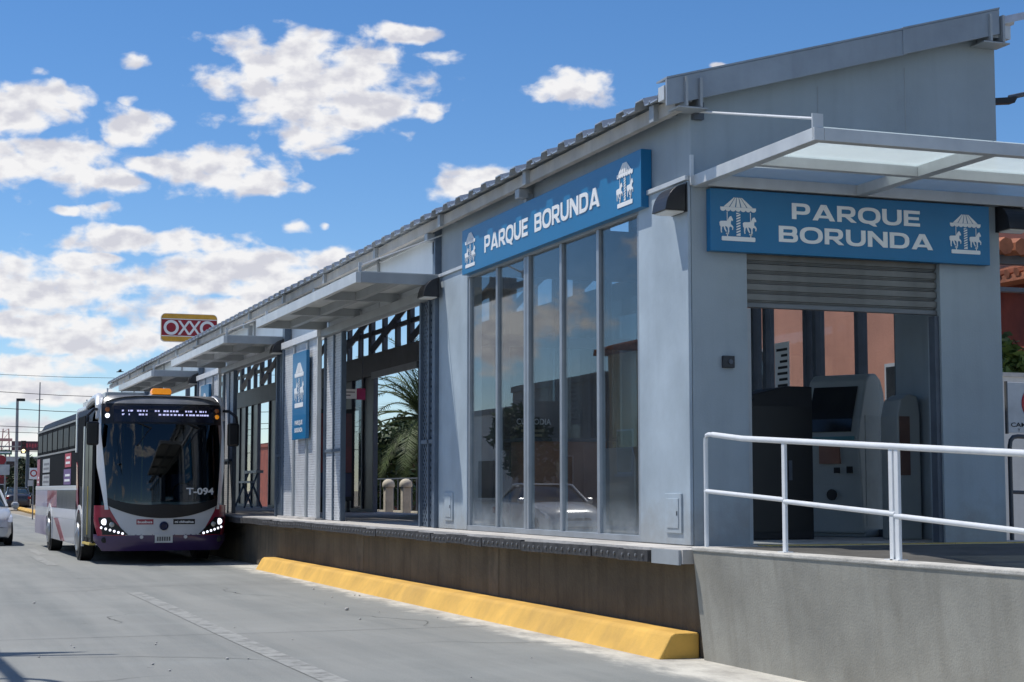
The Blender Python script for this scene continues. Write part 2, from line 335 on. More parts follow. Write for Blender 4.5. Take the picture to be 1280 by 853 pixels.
# ------------------------------------------------------------------ setting: ground, road
def road_mat():
    M = mat('road_surface', (0.250, 0.255, 0.240), 0.88, 0, 0.05, 0.25, 0.35, 90)
    n, l = M.node_tree.nodes, M.node_tree.links; b = n['Principled BSDF']; src = b.inputs['Base Color'].links[0].from_socket
    tc = n.new('ShaderNodeTexCoord')
    def layer(scale, vec_scale, lo, hi, amt, col, detail=8):
        nonlocal src
        mp = n.new('ShaderNodeMapping'); l.new(tc.outputs['Object'], mp.inputs[0]); mp.inputs['Scale'].default_value = vec_scale
        z = n.new('ShaderNodeTexNoise'); l.new(mp.outputs[0], z.inputs['Vector']); z.inputs['Scale'].default_value = scale; z.inputs['Detail'].default_value = detail; z.inputs['Roughness'].default_value = 0.65
        r = n.new('ShaderNodeMapRange'); l.new(z.outputs[0], r.inputs[0]); r.inputs[1].default_value = lo; r.inputs[2].default_value = hi; r.inputs[4].default_value = amt
        x = n.new('ShaderNodeMix'); x.data_type = 'RGBA'; l.new(r.outputs[0], x.inputs[0]); l.new(src, x.inputs[6]); x.inputs[7].default_value = (*col, 1); src = x.outputs[2]
    layer(1.0, (1.3, 0.07, 1), 0.43, 0.66, 0.62, (0.135, 0.15, 0.148))       # tyre-darkened tracks along the lane
    layer(1.0, (0.16, 1.1, 1), 0.52, 0.75, 0.35, (0.275, 0.295, 0.285))          # brushed bands across it
    layer(0.5, (1, 1, 1), 0.5, 0.7, 0.35, (0.29, 0.30, 0.285))
    layer(60, (1, 1, 1), 0.45, 0.7, 0.35, (0.32, 0.335, 0.325), 3)              # aggregate
    layer(3.5, (1, 1, 1), 0.66, 0.72, 0.5, (0.10, 0.10, 0.10))                # oil spots
    # pale cast gutter strip along the platform kerb, its edge broken by overlays of asphalt
    sp = n.new('ShaderNodeSeparateXYZ'); l.new(tc.outputs['Object'], sp.inputs[0])
    z = n.new('ShaderNodeTexNoise'); mp = n.new('ShaderNodeMapping'); l.new(tc.outputs['Object'], mp.inputs[0]); mp.inputs['Scale'].default_value = (2.0, 0.9, 1); l.new(mp.outputs[0], z.inputs['Vector']); z.inputs['Scale'].default_value = 1.6; z.inputs['Detail'].default_value = 9; z.inputs['Roughness'].default_value = 0.72
    e = mth(n, l, 'ADD', sp.outputs[0], mth(n, l, 'MULTIPLY', mth(n, l, 'SUBTRACT', z.outputs[0], 0.5), 0.9))
    e = mth(n, l, 'SUBTRACT', e, mth(n, l, 'MULTIPLY', sp.outputs[1], 0.008))
    g = n.new('ShaderNodeMapRange'); g.interpolation_type = 'SMOOTHSTEP'; l.new(e, g.inputs[0]); g.inputs[1].default_value = 5.42; g.inputs[2].default_value = 5.80; g.inputs[4].default_value = 0.92
    x = n.new('ShaderNodeMix'); x.data_type = 'RGBA'; l.new(g.outputs[0], x.inputs[0]); l.new(src, x.inputs[6]); src = x.outputs[2]
    gr = n.new('ShaderNodeValToRGB'); l.new(z.outputs[0], gr.inputs[0]); gr.color_ramp.elements[0].position = 0.35; gr.color_ramp.elements[1].position = 0.6; gr.color_ramp.elements[0].color = (0.38, 0.36, 0.32, 1); gr.color_ramp.elements[1].color = (0.64, 0.62, 0.55, 1); l.new(gr.outputs[0], x.inputs[7])
    l.new(src, b.inputs['Base Color'])
    return M
ROAD = road_mat()
DIRT = mat('dry_ground', (0.30, 0.26, 0.20), 0.95, 0, 0.15, 0.2, 0.4, 8)
struct(MB().grid(lambda a, b: (-900 + 1800*a, -300 + 2600*b, -0.03), 24, 24).obj('ground', DIRT))
road = struct(MB().grid(lambda a, b: (-7.5 + 13.95*a, -60 + 460*b, 0.0), 8, 60).obj('road', ROAD))
JOINT = mat('joint_sealant', (0.09, 0.09, 0.09), 0.9, 0, 0.2, 6)
LINE = mat('worn_lane_paint', (0.285, 0.29, 0.275), 0.8, 0, 0.1, 5, dirt=(0.26, 0.27, 0.26), dirt_amt=0.5)
def wear(M, thr, rng=0.10):
    n, l = M.node_tree.nodes, M.node_tree.links; b = n['Principled BSDF']; out = n['Material Output']
    tc = n.new('ShaderNodeTexCoord'); z = n.new('ShaderNodeTexNoise'); l.new(tc.outputs['Object'], z.inputs['Vector']); z.inputs['Scale'].default_value = 5; z.inputs['Detail'].default_value = 9; z.inputs['Roughness'].default_value = 0.75
    r = n.new('ShaderNodeMapRange'); l.new(z.outputs[0], r.inputs[0]); r.inputs[1].default_value = thr - rng; r.inputs[2].default_value = thr + rng
    t = n.new('ShaderNodeBsdfTransparent'); x = n.new('ShaderNodeMixShader'); l.new(r.outputs[0], x.inputs[0]); l.new(t.outputs[0], x.inputs[1]); l.new(b.outputs[0], x.inputs[2]); l.new(x.outputs[0], out.inputs[0])
wear(LINE, 0.22, 0.30)
for y0, y1, x0 in ((-4, 4, 3.07), (7.5, 24.0, 3.07), (33.0, 37.5, 2.72), (38.5, 42.5, 2.95), (48, 54, 2.8), (62, 68, 2.8)):
    MB().grid(lambda a, b: (x0 - 0.10 + 0.20*a + 0.012*math.sin(b*9), y0 + (y1-y0)*b, 0.005), 1, 12).obj('lane_line', LINE, road)
for y in (9.5, 16.8, 25.5, 37.0, 47.0):
    MB().grid(lambda a, b: (-7.4 + 13.2*a, y + 0.012*b + 0.02*math.sin(a*23 + y), 0.004), 40, 1).obj('joint', JOINT, road)
pave = struct(box(-14, -7.4, -60, 300, -0.1, 0.14).obj('pavement', mat('pavement_concrete', (0.36, 0.35, 0.33), 0.9, 0, 0.1, 1.5, 0.3, 30)))
box(-7.42, -7.25, -60, 300, -0.1, 0.145).obj('kerb_stone', SLAB, pave)
CRK = mat('dark_crack', (0.12, 0.125, 0.12), 0.95, 0, 0.2, 6)  # plain dark colour of the thin crack strips
for x, y, ang, L in ((0.9, 15.0, 8, 2.6), (2.2, 18.5, 80, 1.6), (4.4, 15.2, 3, 2.0), (4.9, 22.0, 95, 3.0), (1.2, 24.0, 12, 3.2), (3.7, 27.5, 170, 2.4), (2.0, 13.2, 175, 1.8), (5.2, 17.0, 100, 2.2)):
    m = MB(); pts = []; a = R(ang); n_ = 14; px_, py_ = x, y
    for k in range(n_ + 1):
        w = 0.006*math.sin(math.pi*(k + 0.3)/(n_ + 0.6)) + 0.001; pts.append((px_, py_, w, a)); a += random.uniform(-.5, .5) - 0.3*(a - R(ang)); px_ += math.cos(a)*L/n_; py_ += math.sin(a)*L/n_
    m.add([q for px_, py_, w, a in pts for q in ((px_ - math.sin(a)*w, py_ + math.cos(a)*w, 0.003), (px_ + math.sin(a)*w, py_ - math.cos(a)*w, 0.003))], [(2*k, 2*k+1, 2*k+3, 2*k+2) for k in range(n_)]); m.obj('crack', CRK, road)
for i in range(26):      # bits of grit lying in the road
    x, y = random.uniform(1.0, 5.9), random.uniform(11.5, 24); r = random.uniform(0.008, 0.018)
    if i == 0: x, y, r = 5.0, 19.6, 0.03
    m = MB().lathe([(r*0.4, 0), (r, r*0.4), (r*0.8, r*0.9), (r*0.2, r*1.1)], (x, y, 0.001), n=6)
    m.obj('pebble', SLAB, road)

# ------------------------------------------------------------------ platform
plat = struct(MB().prism([(6.19, 12.90), (6.46, 12.90), (6.47, 13.44), (10.5, 13.44), (10.5, 62), (6.19, 62)], 'z', 0.80, 0.92).obj('platform', SLAB))
box(6.165, 6.188, 12.93, 13.48, 0.79, 0.915).obj('end_plate', STEEL, plat)
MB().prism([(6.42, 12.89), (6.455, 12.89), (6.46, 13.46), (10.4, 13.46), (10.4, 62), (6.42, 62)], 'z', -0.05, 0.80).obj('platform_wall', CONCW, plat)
PATCH = mat('mortar_patch', (0.14, 0.115, 0.085), 0.95, 0, 0.15, 4, 0.4, 20, streak=0.6, dirt=(0.07, 0.055, 0.04))
for y, w in ((18.2, 0.35), (24.2, 0.4)):
    box(6.416, 6.43, y, y + w, 0.22, 0.77).obj('mortar_patch', PATCH, plat)
bump0 = MB(); bump0.box(-0.05, -0.002, 0, 0.635, 0.795, 0.895)
bm_mesh = bump0.mesh('bumper_block', RUBBER)
bolt_mb = MB()
for k in range(4): bolt_mb.lathe([(0.016, 0), (0.016, -0.010), (0.010, -0.013)], (-0.05, 0.10 + 0.145*k, 0.845), 'x', 8)
bolt_mesh = bolt_mb.mesh('bolt', mat('bolt_steel', (0.22, 0.22, 0.22), 0.5, 0.6))
y = 13.5
while y < 46:
    o = bpy.data.objects.new('bumper_block', bm_mesh); COL.objects.link(o); o.parent = plat; o.location = (6.19 + random.uniform(-0.006, 0.004), y, random.uniform(-0.008, 0.006)); o.rotation_euler = (random.uniform(-.012, .012), 0, random.uniform(-.01, .01))
    if y < 30:
        b = bpy.data.objects.new('bolt', bolt_mesh); COL.objects.link(b); b.parent = o
    y += 0.645
struct(MB().prism([(6.02, -0.02), (6.15, 0.20), (6.19, 0.215), (6.415, 0.215), (6.415, -0.02)], 'y', 13.05, 30.3).obj('kerb', YELLOW, bevel=0.02))
# tactile strip on the landing
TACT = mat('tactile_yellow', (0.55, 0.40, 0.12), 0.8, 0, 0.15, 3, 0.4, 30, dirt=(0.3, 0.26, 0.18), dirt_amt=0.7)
for i in range(10): box(7.3 + i*0.33, 7.3 + i*0.33 + 0.31, 13.455, 13.65, 0.918, 0.928).obj('tactile_tile', TACT, plat)

# ramp wall that carries on along the street, and its handrail
rw = tag(MB().prism([(6.375, -0.06), (6.272, 0.915), (6.278, 0.935), (6.455, 0.935), (6.46, -0.06)], 'y', -6.0, 12.88).obj('ramp_wall', CONC, bevel=0.006), 'rough grey concrete wall of the entrance ramp under the white handrail', 'wall')
MB().prism([(6.262, 0.912), (6.262, 0.944), (6.464, 0.944), (6.464, 0.912)], 'y', -6.0, 12.885).obj('top_strip', mat('sunlit_top_concrete', (0.52, 0.50, 0.45), 0.9, 0, 0.12, 4, 0.4, 50, dirt=(0.3, 0.28, 0.24), dirt_amt=0.5), rw, bevel=0.008)  # added strip, paler than the wall to put sunlight on its top into colour
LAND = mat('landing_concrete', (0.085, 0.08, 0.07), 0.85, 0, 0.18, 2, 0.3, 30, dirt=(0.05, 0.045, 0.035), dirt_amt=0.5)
rz_ramp = lambda y: 0.918 - 0.058*max(0.0, 12.75 - y)
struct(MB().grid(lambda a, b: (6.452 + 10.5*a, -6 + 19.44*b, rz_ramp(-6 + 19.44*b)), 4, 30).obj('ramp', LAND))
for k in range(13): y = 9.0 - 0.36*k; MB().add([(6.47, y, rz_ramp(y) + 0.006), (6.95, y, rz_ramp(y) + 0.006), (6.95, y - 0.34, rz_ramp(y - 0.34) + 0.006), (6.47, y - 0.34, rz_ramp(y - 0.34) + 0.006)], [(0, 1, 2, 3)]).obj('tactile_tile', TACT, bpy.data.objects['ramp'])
HW = mat('white_rail_paint', (0.72, 0.74, 0.75), 0.35, 0.0, 0.03, 6, dirt=(0.45, 0.45, 0.45), dirt_amt=0.2)
hr = thing('handrail', 'white painted tube handrail with two bars on the concrete ramp wall', 'handrail', (6.40, 12.75, 0.935))
def P(y, z): return (0.0, y - 12.75, z - 0.935)
zt_ = lambda y: 1.865 - 0.0535*(12.72 - y)
zm_ = lambda y: 1.405 - 0.058*(12.75 - y)
MB().tube([P(12.87, 0.94), P(12.87, 1.815), P(12.865, 1.86), P(12.85, 1.882), P(12.81, 1.89), P(12.74, 1.886)], 0.019, 10).obj('end_post', HW, hr, smooth=True)
MB().tube([P(12.74, 1.886)] + [P(y, zt_(y)) for y in (12.2, 11, 9, 7, 4)], 0.0235, 12).obj('top_rail', HW, hr, smooth=True)
stops = [12.88, 11.52, 9.98, 8.0, 6.0, 4.0]
for ya, yb0 in zip(stops, stops[1:]):
    MB().tube([P(ya, zm_(ya)), P(yb0, zm_(yb0) + 0.012)], 0.019, 12).obj('middle_rail', HW, hr, smooth=True)
for y in (11.52, 10.02, 9.95, 8.0, 6.0):
    box(-0.012, 0.012, y - 12.75 - 0.025, y - 12.75 + 0.025, 0.008, zt_(y) - 0.935).obj('post', HW, hr, bevel=0.004)
    box(-0.04, 0.04, y - 12.75 - 0.05, y - 12.75 + 0.05, 0.008, 0.016).obj('foot_plate', HW, hr)

# ------------------------------------------------------------------ the station
ST = thing('bus_station', 'long grey blue bus station with ribbed metal roof, glazed hall and side canopies', 'bus station', (8.3, 13.7, 0.92))
def part(mb, name, m, parent=ST, **kw):
    off = parent_offset(parent); mb.v = [(p[0]-off[0], p[1]-off[1], p[2]-off[2]) for p in mb.v]
    return mb.obj(name, m, parent, **kw)
def parent_offset(p):
    o = Vector((0, 0, 0))
    while p is not None: o += Vector(p.location); p = p.parent
    return o
X0, X1, YF = 6.69, 10.02, 13.70
SL = 0.275
rz = lambda x: 4.965 + (x - 6.36) * SL       # underside of the roof sheet
# front wall with the doorway
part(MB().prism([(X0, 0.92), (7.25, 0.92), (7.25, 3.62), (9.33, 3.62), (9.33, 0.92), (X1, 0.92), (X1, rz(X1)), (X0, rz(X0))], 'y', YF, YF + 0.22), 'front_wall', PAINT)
for x, z0 in ((8.02, 4.30), (8.98, 4.30)): part(box(x, x + 0.006, YF - 0.003, YF + 0.01, z0, rz(x) - 0.2), 'panel_seam', STEEL)
# street side: two painted piers with a wall above the glazing
for y0, y1 in ((13.703, 14.80), (20.08, 21.28)):
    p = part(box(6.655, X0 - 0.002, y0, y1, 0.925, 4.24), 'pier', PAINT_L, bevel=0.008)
    part(box(6.63, 6.70, y0 - 0.004, y1 + 0.004, 4.24, 4.285), 'ledge', STEEL_L, p, bevel=0.004)
    part(box(X0, X0 + 0.16, max(y0, YF + 0.222), y1, 0.925, 4.28), 'inner_wall', PAINT, p)
part(box(X0, X0 + 0.14, YF + 0.222, 21.28, 4.287, 5.035), 'upper_wall', PAINT)
part(box(6.60, 6.72, 21.285, 21.40, 0.925, 5.02), 'corner_column', POST, bevel=0.006)
# meter cupboards set in the piers
for y in (13.86, 20.62):
    d = part(box(6.636, 6.656, y, y + 0.34, 1.03, 1.39), 'meter_box', PAINT_L, bevel=0.004)
    part(box(6.628, 6.637, y + 0.045, y + 0.295, 1.075, 1.345), 'door', PAINT_L, d, bevel=0.003)
    part(box(6.622, 6.629, y + 0.06, y + 0.075, 1.19, 1.23), 'latch', DARKST, d)
# glazing on the street side
yv = [14.84, 15.87, 16.91, 17.98, 19.01, 20.06]
wf = part(box(6.66, 6.76, 14.802, 20.078, 0.925, 0.985), 'window_frame', FRAME, bevel=0.004)
part(box(6.66, 6.76, 14.802, 20.078, 4.10, 4.285), 'head', FRAME, wf, bevel=0.004)
for i, y in enumerate(yv):
    w = 0.06 if i == 3 else 0.034
    if i == 3:
        for s in (-0.045, 0.045): part(box(6.668, 6.745, y + s - 0.036, y + s + 0.036, 0.986, 4.10), 'mullion', FRAME, wf, bevel=0.005)
    else: part(box(6.672, 6.742, y - w, y + w, 0.986, 4.10), 'mullion', FRAME, wf, bevel=0.005)
for i in range(5):
    part(box(6.700, 6.708, yv[i] + 0.03, yv[i+1] - 0.03, 0.98, 4.105), 'pane', GLASS_S, wf)
# yard side of the hall, also glazed
yb = [15.36, 16.16, 17.08, 17.30, 18.28, 18.60, 19.9, 21.2]
bw = part(box(9.86, X1, YF + 0.222, 15.32, 0.925, 4.25), 'yard_wall', PAINT)
part(box(9.86, X1, YF + 0.222, 21.3, 4.25, rz(9.86) - 0.02), 'upper_wall', PAINT, bw)
bf = part(box(9.90, X1, 15.322, 21.3, 0.925, 1.0), 'window_frame', DARKST, label='dark framed window on the yard side of the hall')
for y in yb: part(box(9.90, X1, y - 0.04, y + 0.04, 1.0, 4.25), 'mullion', DARKST, bf)
for a, b in zip(yb, yb[1:]): part(box(9.955, 9.963, a + 0.035, b - 0.035, 1.0, 4.25), 'pane', glass('yard_glass', (0.84, 0.85, 0.85), 1.40, dust=0.01), bf)
# end partition of the hall, dark framed glass
pt = part(box(6.87, 9.85, 21.22, 21.30, 0.925, 1.25), 'partition', DARKST)
for x in (6.9, 7.6, 8.35, 9.1, 9.8): part(box(x - 0.035, x + 0.035, 21.22, 21.30, 1.25, 4.3), 'mullion', DARKST, pt)
part(box(6.87, 9.85, 21.22, 21.30, 3.35, 3.5), 'transom', DARKST, pt); part(box(6.87, 9.85, 21.22, 21.30, 4.3, 5.0), 'header', DARKST, pt)
for a, b in ((6.935, 7.565), (7.635, 8.315), (8.385, 9.065), (9.135, 9.765)):
    part(box(a, b, 21.256, 21.264, 1.25, 3.35), 'pane', GLASS_D, pt); part(box(a, b, 21.256, 21.264, 3.5, 4.3), 'pane', GLASS_D, pt)
# front: roller shutter half down in its guides
sh = part(box(7.252, 9.328, YF + 0.05, YF + 0.10, 3.10, 3.145), 'roller_shutter', mat('shutter_rail', (0.16, 0.165, 0.17), 0.4, 0.5), bevel=0.006)
SHUT = mat('shutter_steel', (0.17, 0.17, 0.16), 0.45, 0.3, 0.12, 3, streak=0.35)
sl0 = MB().prism([(0.006, 0.0), (0.006, 0.010), (-0.010, 0.012), (-0.010, 0.020), (-0.024, 0.026), (-0.026, 0.080), (-0.012, 0.086), (0.006, 0.092), (0.012, 0.092), (0.012, 0.0)], 'x', -1.03, 1.03)
slm = sl0.mesh('slat', SHUT)
for k in range(6):
    o = bpy.data.objects.new('slat', slm); COL.objects.link(o); o.parent = sh; o.location = Vector((8.29, YF + 0.075, 3.147 + 0.093*k)) - parent_offset(sh)
part(box(7.252, 7.30, YF + 0.03, YF + 0.13, 0.925, 3.09), 'guide', STEEL, sh); part(box(9.28, 9.328, YF + 0.03, YF + 0.13, 0.925, 3.09), 'guide', DARKST, sh)
part(MB().lathe([(0.19, 0), (0.19, 2.04)], (7.27, YF + 0.43, 3.90), 'x', 20), 'shutter_drum', SHUT, sh, smooth=True)
part(box(6.98, 7.10, YF - 0.035, YF - 0.001, 2.53, 2.64), 'door_switch', LAMPB, bevel=0.006)
part(MB().lathe([(0.022, 0), (0.022, -0.01)], (7.055, YF - 0.035, 2.585), 'y', 12), 'door_switch_lens', DARKST)
for y in (17.75, 21.32, 27.9, 34.2, 40.6):
    b = part(box(6.50, 6.62, y, y + 0.14, 4.74, 4.845), 'eave_bracket', STEEL, bevel=0.004); part(box(6.60, 6.69, y + 0.03, y + 0.11, 4.58, 4.80), 'gusset', STEEL, b)
# rafters and purlins under the roof
for y in [13.98] + [17.4 + i*3.2 for i in range(13)]:
    part(MB().prism([(6.45, rz(6.45) - 0.16), (6.45, rz(6.45) - 0.005), (10.2, rz(10.2) - 0.005), (10.2, rz(10.2) - 0.16)], 'y', y, y + 0.1), 'rafter', STEEL)
part(MB().prism([(6.50, 4.85), (6.50, 4.98), (6.57, 4.995), (6.57, 4.85)], 'y', 13.62, 58.2), 'eave_beam', mat('eave_beam_paint', (0.47, 0.45, 0.41), 0.6, 0, 0.1, 2, streak=0.3))
for x in (7.5, 8.7, 9.95): part(box(x, x + 0.07, 13.75, 58, rz(x) - 0.10, rz(x) - 0.006), 'purlin', STEEL)
# roof: one ribbed sheet per object, lapped
pitch = 0.5
prof = [(0, 0.0), (0.03, 0.068), (0.20, 0.068), (0.23, 0.0), (0.38, 0.0), (0.39, 0.02), (0.41, 0.02), (0.42, 0.0), (0.515, 0.003)]
def sheet():
    m = MB(); L = 3.92
    top = [(p[0], p[1] + 0.012) for p in prof]; low = [(p[0], p[1]) for p in prof]; n = len(prof); xs = (0.0, L)
    vs = []
    for x in xs: vs += [(x, y, z + x*SL) for y, z in low] + [(x, y, z + x*SL) for y, z in top]
    fs = []
    for i in range(n-1):
        fs += [(i, i+1, 2*n+i+1, 2*n+i), (n+i, 3*n+i, 3*n+i+1, n+i+1), (i, n+i, n+i+1, i+1), (2*n+i, 2*n+i+1, 3*n+i+1, 3*n+i)]
    fs += [(0, 2*n, 3*n, n), (n-1, 2*n-1, 4*n-1, 3*n-1)]
    return m.add(vs, fs).mesh('roof_sheet', ROOFM)
shm = sheet(); y = 13.52; off = parent_offset(ST)
while y < 58:
    o = bpy.data.objects.new('roof_sheet', shm); COL.objects.link(o); o.parent = ST
    o.location = Vector((6.385 + random.uniform(-0.012, 0.012), y, rz(6.385) + random.uniform(0, 0.004))) - off
    y += pitch
# gable fascia, in two lengths with a visible lap, and its end brackets
g0 = lambda x: 5.10 + (x - 6.36) * SL
for xa, xb, dy, dz in ((6.36, 8.88, 0.0, 0.0), (8.84, 9.94, -0.008, 0.006)):
    g = part(MB().prism([(xa, g0(xa) - 0.235 + dz), (xb, g0(xb) - 0.235 + dz), (xb, g0(xb) + 0.01 + dz), (xa, g0(xa) + 0.01 + dz)], 'y', 13.50 + dy, 13.53 + dy), 'gable_fascia', FASCIA, bevel=0.004)
    part(MB().prism([(xa, g0(xa) + 0.012 + dz), (xb, g0(xb) + 0.012 + dz), (xb, g0(xb) + 0.03 + dz), (xa, g0(xa) + 0.03 + dz)], 'y', 13.495 + dy, 13.72), 'capping', FASCIA, g)
for x, z in ((6.60, 4.87), (9.88, 5.77)):
    b = part(box(x - 0.14, x + 0.16, 13.47, 13.695, z - 0.015, z), 'purlin_bracket', STEEL, bevel=0.003)
    for s in (-0.055, 0.09): part(box(x + s - 0.012, x + s + 0.012, 13.465, 13.69, z + 0.002, z + 0.27), 'cheek', STEEL, b)
    part(box(x - 0.25 if x < 8 else x - 0.02, x + 0.03 if x < 8 else x + 0.22, 13.54, 13.66, z + 0.06, z + 0.19), 'purlin_end', STEEL_L, b)
# front canopy: steel frame with glass, hung on a tie rod
cx0, cx1, cy0, cy1, cz0, cz1 = 6.70, 10.6, 11.50, 13.695, 4.18, 4.285
cn = part(box(cx0, cx0 + 0.09, cy0, cy1, cz0, cz1), 'front_canopy', STEEL_L, bevel=0.004)
part(box(cx0 + 0.092, cx1, cy0, cy0 + 0.09, cz0, cz1), 'beam', STEEL_L, cn, bevel=0.004)
part(box(cx0 + 0.092, cx1, 12.58, 12.66, cz0 + 0.004, cz1 - 0.01), 'beam', STEEL_L, cn, bevel=0.004)
part(box(cx0 + 0.092, cx1, cy1 - 0.1, cy1 - 0.004, cz0 + 0.002, cz1), 'beam', STEEL_L, cn, bevel=0.004)
for x in (8.36, 10.5):
    for a, b in ((cy0 + 0.092, 12.578), (12.662, cy1 - 0.102)): part(box(x, x + 0.11, a, b, cz0 + 0.002, cz1 - 0.006), 'cross_beam', STEEL_L, cn, bevel=0.004)
for xa, xb in ((cx0 + 0.06, 8.41), (8.42, cx1)):
    for ya, yb_ in ((cy0 + 0.04, 12.615), (12.625, cy1 - 0.05)): part(box(xa, xb, ya, yb_, cz1 + 0.004, cz1 + 0.016), 'pane', GLASS_C, cn)
part(box(cx0 - 0.004, cx0 + 0.094, cy0 + 0.02, cy0 + 0.034, cz0 + 0.02, 4.40), 'rod_lug', STEEL_L, cn)
part(box(cx0 - 0.03, cx0 + 0.0, 13.66, 13.69, 4.19, 4.47), 'rod_lug', STEEL_L, cn)
part(MB().tube([(cx0 + 0.05, cy0 + 0.03, 4.36), (cx0 + 0.05, 13.69, 4.88)], 0.011, 8), 'tie_rod', HW, cn)
part(box(6.70, 6.80, 13.64, 13.698, 4.80, 4.96), 'rod_plate', DARKST, cn)

# ---- the platform side beyond the hall, in repeating bays
def canopy(y0, y1):
    c = part(box(5.50, 5.57, y0, y1, 4.13, 4.275), 'side_canopy', STEEL_L, bevel=0.004)
    part(box(5.572, 6.70, y0, y0 + 0.08, 4.135, 4.27), 'beam', STEEL, c); part(box(5.572, 6.70, y1 - 0.08, y1, 4.135, 4.27), 'beam', STEEL, c)
    n = 3
    for k in range(1, n):
        y = y0 + (y1-y0)*k/n; part(box(5.572, 6.70, y - 0.05, y + 0.05, 4.14, 4.262), 'beam', STEEL, c)
    for k in range(n):
        ya, yb_ = y0 + (y1-y0)*k/n + 0.082, y0 + (y1-y0)*(k+1)/n - 0.082
        part(box(6.06, 6.15, ya - 0.025, yb_ + 0.025, 4.15, 4.262), 'rib', STEEL, c)
        part(box(5.56, 6.733, ya - 0.08, yb_ + 0.08, 4.264, 4.284), 'sheet', STEEL_L, c)
    part(box(6.60, 6.732, y0, y1, 4.01, 4.132), 'wall_beam', STEEL, c)
    part(box(5.54, 5.58, y0 + 0.02, y0 + 0.04, 4.28, 4.40), 'rod_lug', STEEL_L, c); part(box(5.54, 5.58, y1 - 0.6, y1 - 0.57, 4.28, 4.36), 'rod_lug', STEEL_L, c)
    part(MB().tube([(5.56, y0 + 0.03, 4.36), (6.74, y0 + 0.03, 4.84)], 0.011, 6), 'tie_rod', HW, c)
    return c
BAYS = [(21.23, 27.86), (30.90, 37.40), (40.55, 47.0), (50.2, 56.7)]
lamp_spots = []
for i, (a, b) in enumerate(BAYS):
    canopy(a, b)
    nxt = BAYS[i+1][0] if i + 1 < len(BAYS) else 58.0
    prev_end = 21.40 if i == 0 else a
    # perforated screens at both opening ends; near-end sheets coloured dark for shade
    for (s0, s1) in ((prev_end + 0.02, prev_end + 0.80), (b - 1.28, b - 0.04)):
        sc = part(box(6.66, 6.74, s0, s0 + 0.06, 0.925, 4.0), 'screen', POST)
        part(box(6.66, 6.74, s1 - 0.06, s1, 0.925, 4.0), 'upright', POST, sc)
        mid = (s0 + s1) / 2; part(box(6.67, 6.73, mid - 0.025, mid + 0.025, 0.925, 4.0), 'upright', POST, sc)
        part(box(6.67, 6.73, s0 + 0.062, s1 - 0.062, 2.05, 2.10), 'crossbar', POST, sc)
        part(box(6.697, 6.703, s0 + 0.06, mid - 0.025, 0.93, 4.0), 'sheet', PERF_SHADE if s0 < prev_end + 1 else PERF, sc); part(box(6.697, 6.703, mid + 0.025, s1 - 0.06, 0.93, 4.0), 'sheet', PERF_SHADE if s0 < prev_end + 1 else PERF, sc)
    # projecting white screen between two openings
    y0, y1 = b, nxt
    ws = part(box(6.56, 6.63, y0, y0 + 0.07, 0.93, 4.02), 'white_screen', STEEL_L)
    part(box(6.545, 6.64, y0 - 0.01, y1 - 0.08, 4.022, 4.14), 'header', HW, ws, bevel=0.004)
    ups = [y0 + 0.07, y0 + (y1-y0)*0.28, y0 + (y1-y0)*0.62, y1 - 0.22]
    for k in range(3):
        part(box(6.598, 6.604, ups[k], ups[k+1], 0.935, 4.02), 'perforated_sheet', PERF, ws)
        part(box(6.565, 6.635, ups[k+1] - 0.05, ups[k+1] + 0.05, 0.93, 4.02), 'upright', POST if k == 2 else STEEL, ws)
    part(box(6.53, 6.70, y0 - 0.05, y1 - 0.05, 0.922, 0.955), 'sill', SLAB, ws)
    part(box(6.60, 6.72, y1 - 0.20, y1 - 0.02, 0.925, 4.60), 'column', POST, ws)
    lamp_spots.append(y1 - 0.05)
# white cladding above the canopies
yc = [21.42] + [24.6 + 3.2*k for k in range(11)]
for a, b in zip(yc, yc[1:]):
    c = part(box(6.735, 6.77, a, b - 0.06, 4.005, 5.035), 'clerestory_panel', CLERE)
    part(box(6.70, 6.80, b - 0.058, b - 0.002, 4.29, 5.03), 'post', STEEL, c); part(box(6.736, 6.77, b - 0.0585, b - 0.0015, 4.005, 4.288), 'joint', STEEL, c)
    part(box(6.715, 6.738, a + 0.01, b - 0.08, 4.86, 4.885), 'rail', STEEL_L, c)
# yard side beyond the hall: clerestory lights, header, glass and openings
OPEN = [(33.4, 36.9), (43.0, 45.8), (48.6, 50.2)]
def in_open(y): return any(a <= y <= b for a, b in OPEN)
yw = part(box(10.0, 10.1, 21.32, 58, 4.02, 4.52), 'yard_header', mat('dark_panel', (0.13, 0.135, 0.14), 0.5, 0.1, 0.1, 2), label='dark header band over the yard side openings')
part(box(10.0, 10.1, 21.32, 58, 5.45, 5.90), 'top_rail', DARKST, yw); part(box(10.02, 10.08, 21.32, 58, 4.95, 5.05), 'middle_rail', DARKST, yw)
k = 0; y = 21.4
while y < 57.8:
    w = 0.14 if k % 3 else 0.26
    part(box(10.0, 10.1, y, y + w, 4.522, 5.518), 'bar', DARKST, yw)
    y += 1.05; k += 1
y = 21.45
while y < 55:
    part(MB().tube([(10.04, y, 5.45), (10.04, y + 3.15, 4.62)], 0.09, 4), 'brace', DARKST, yw); y += 3.15
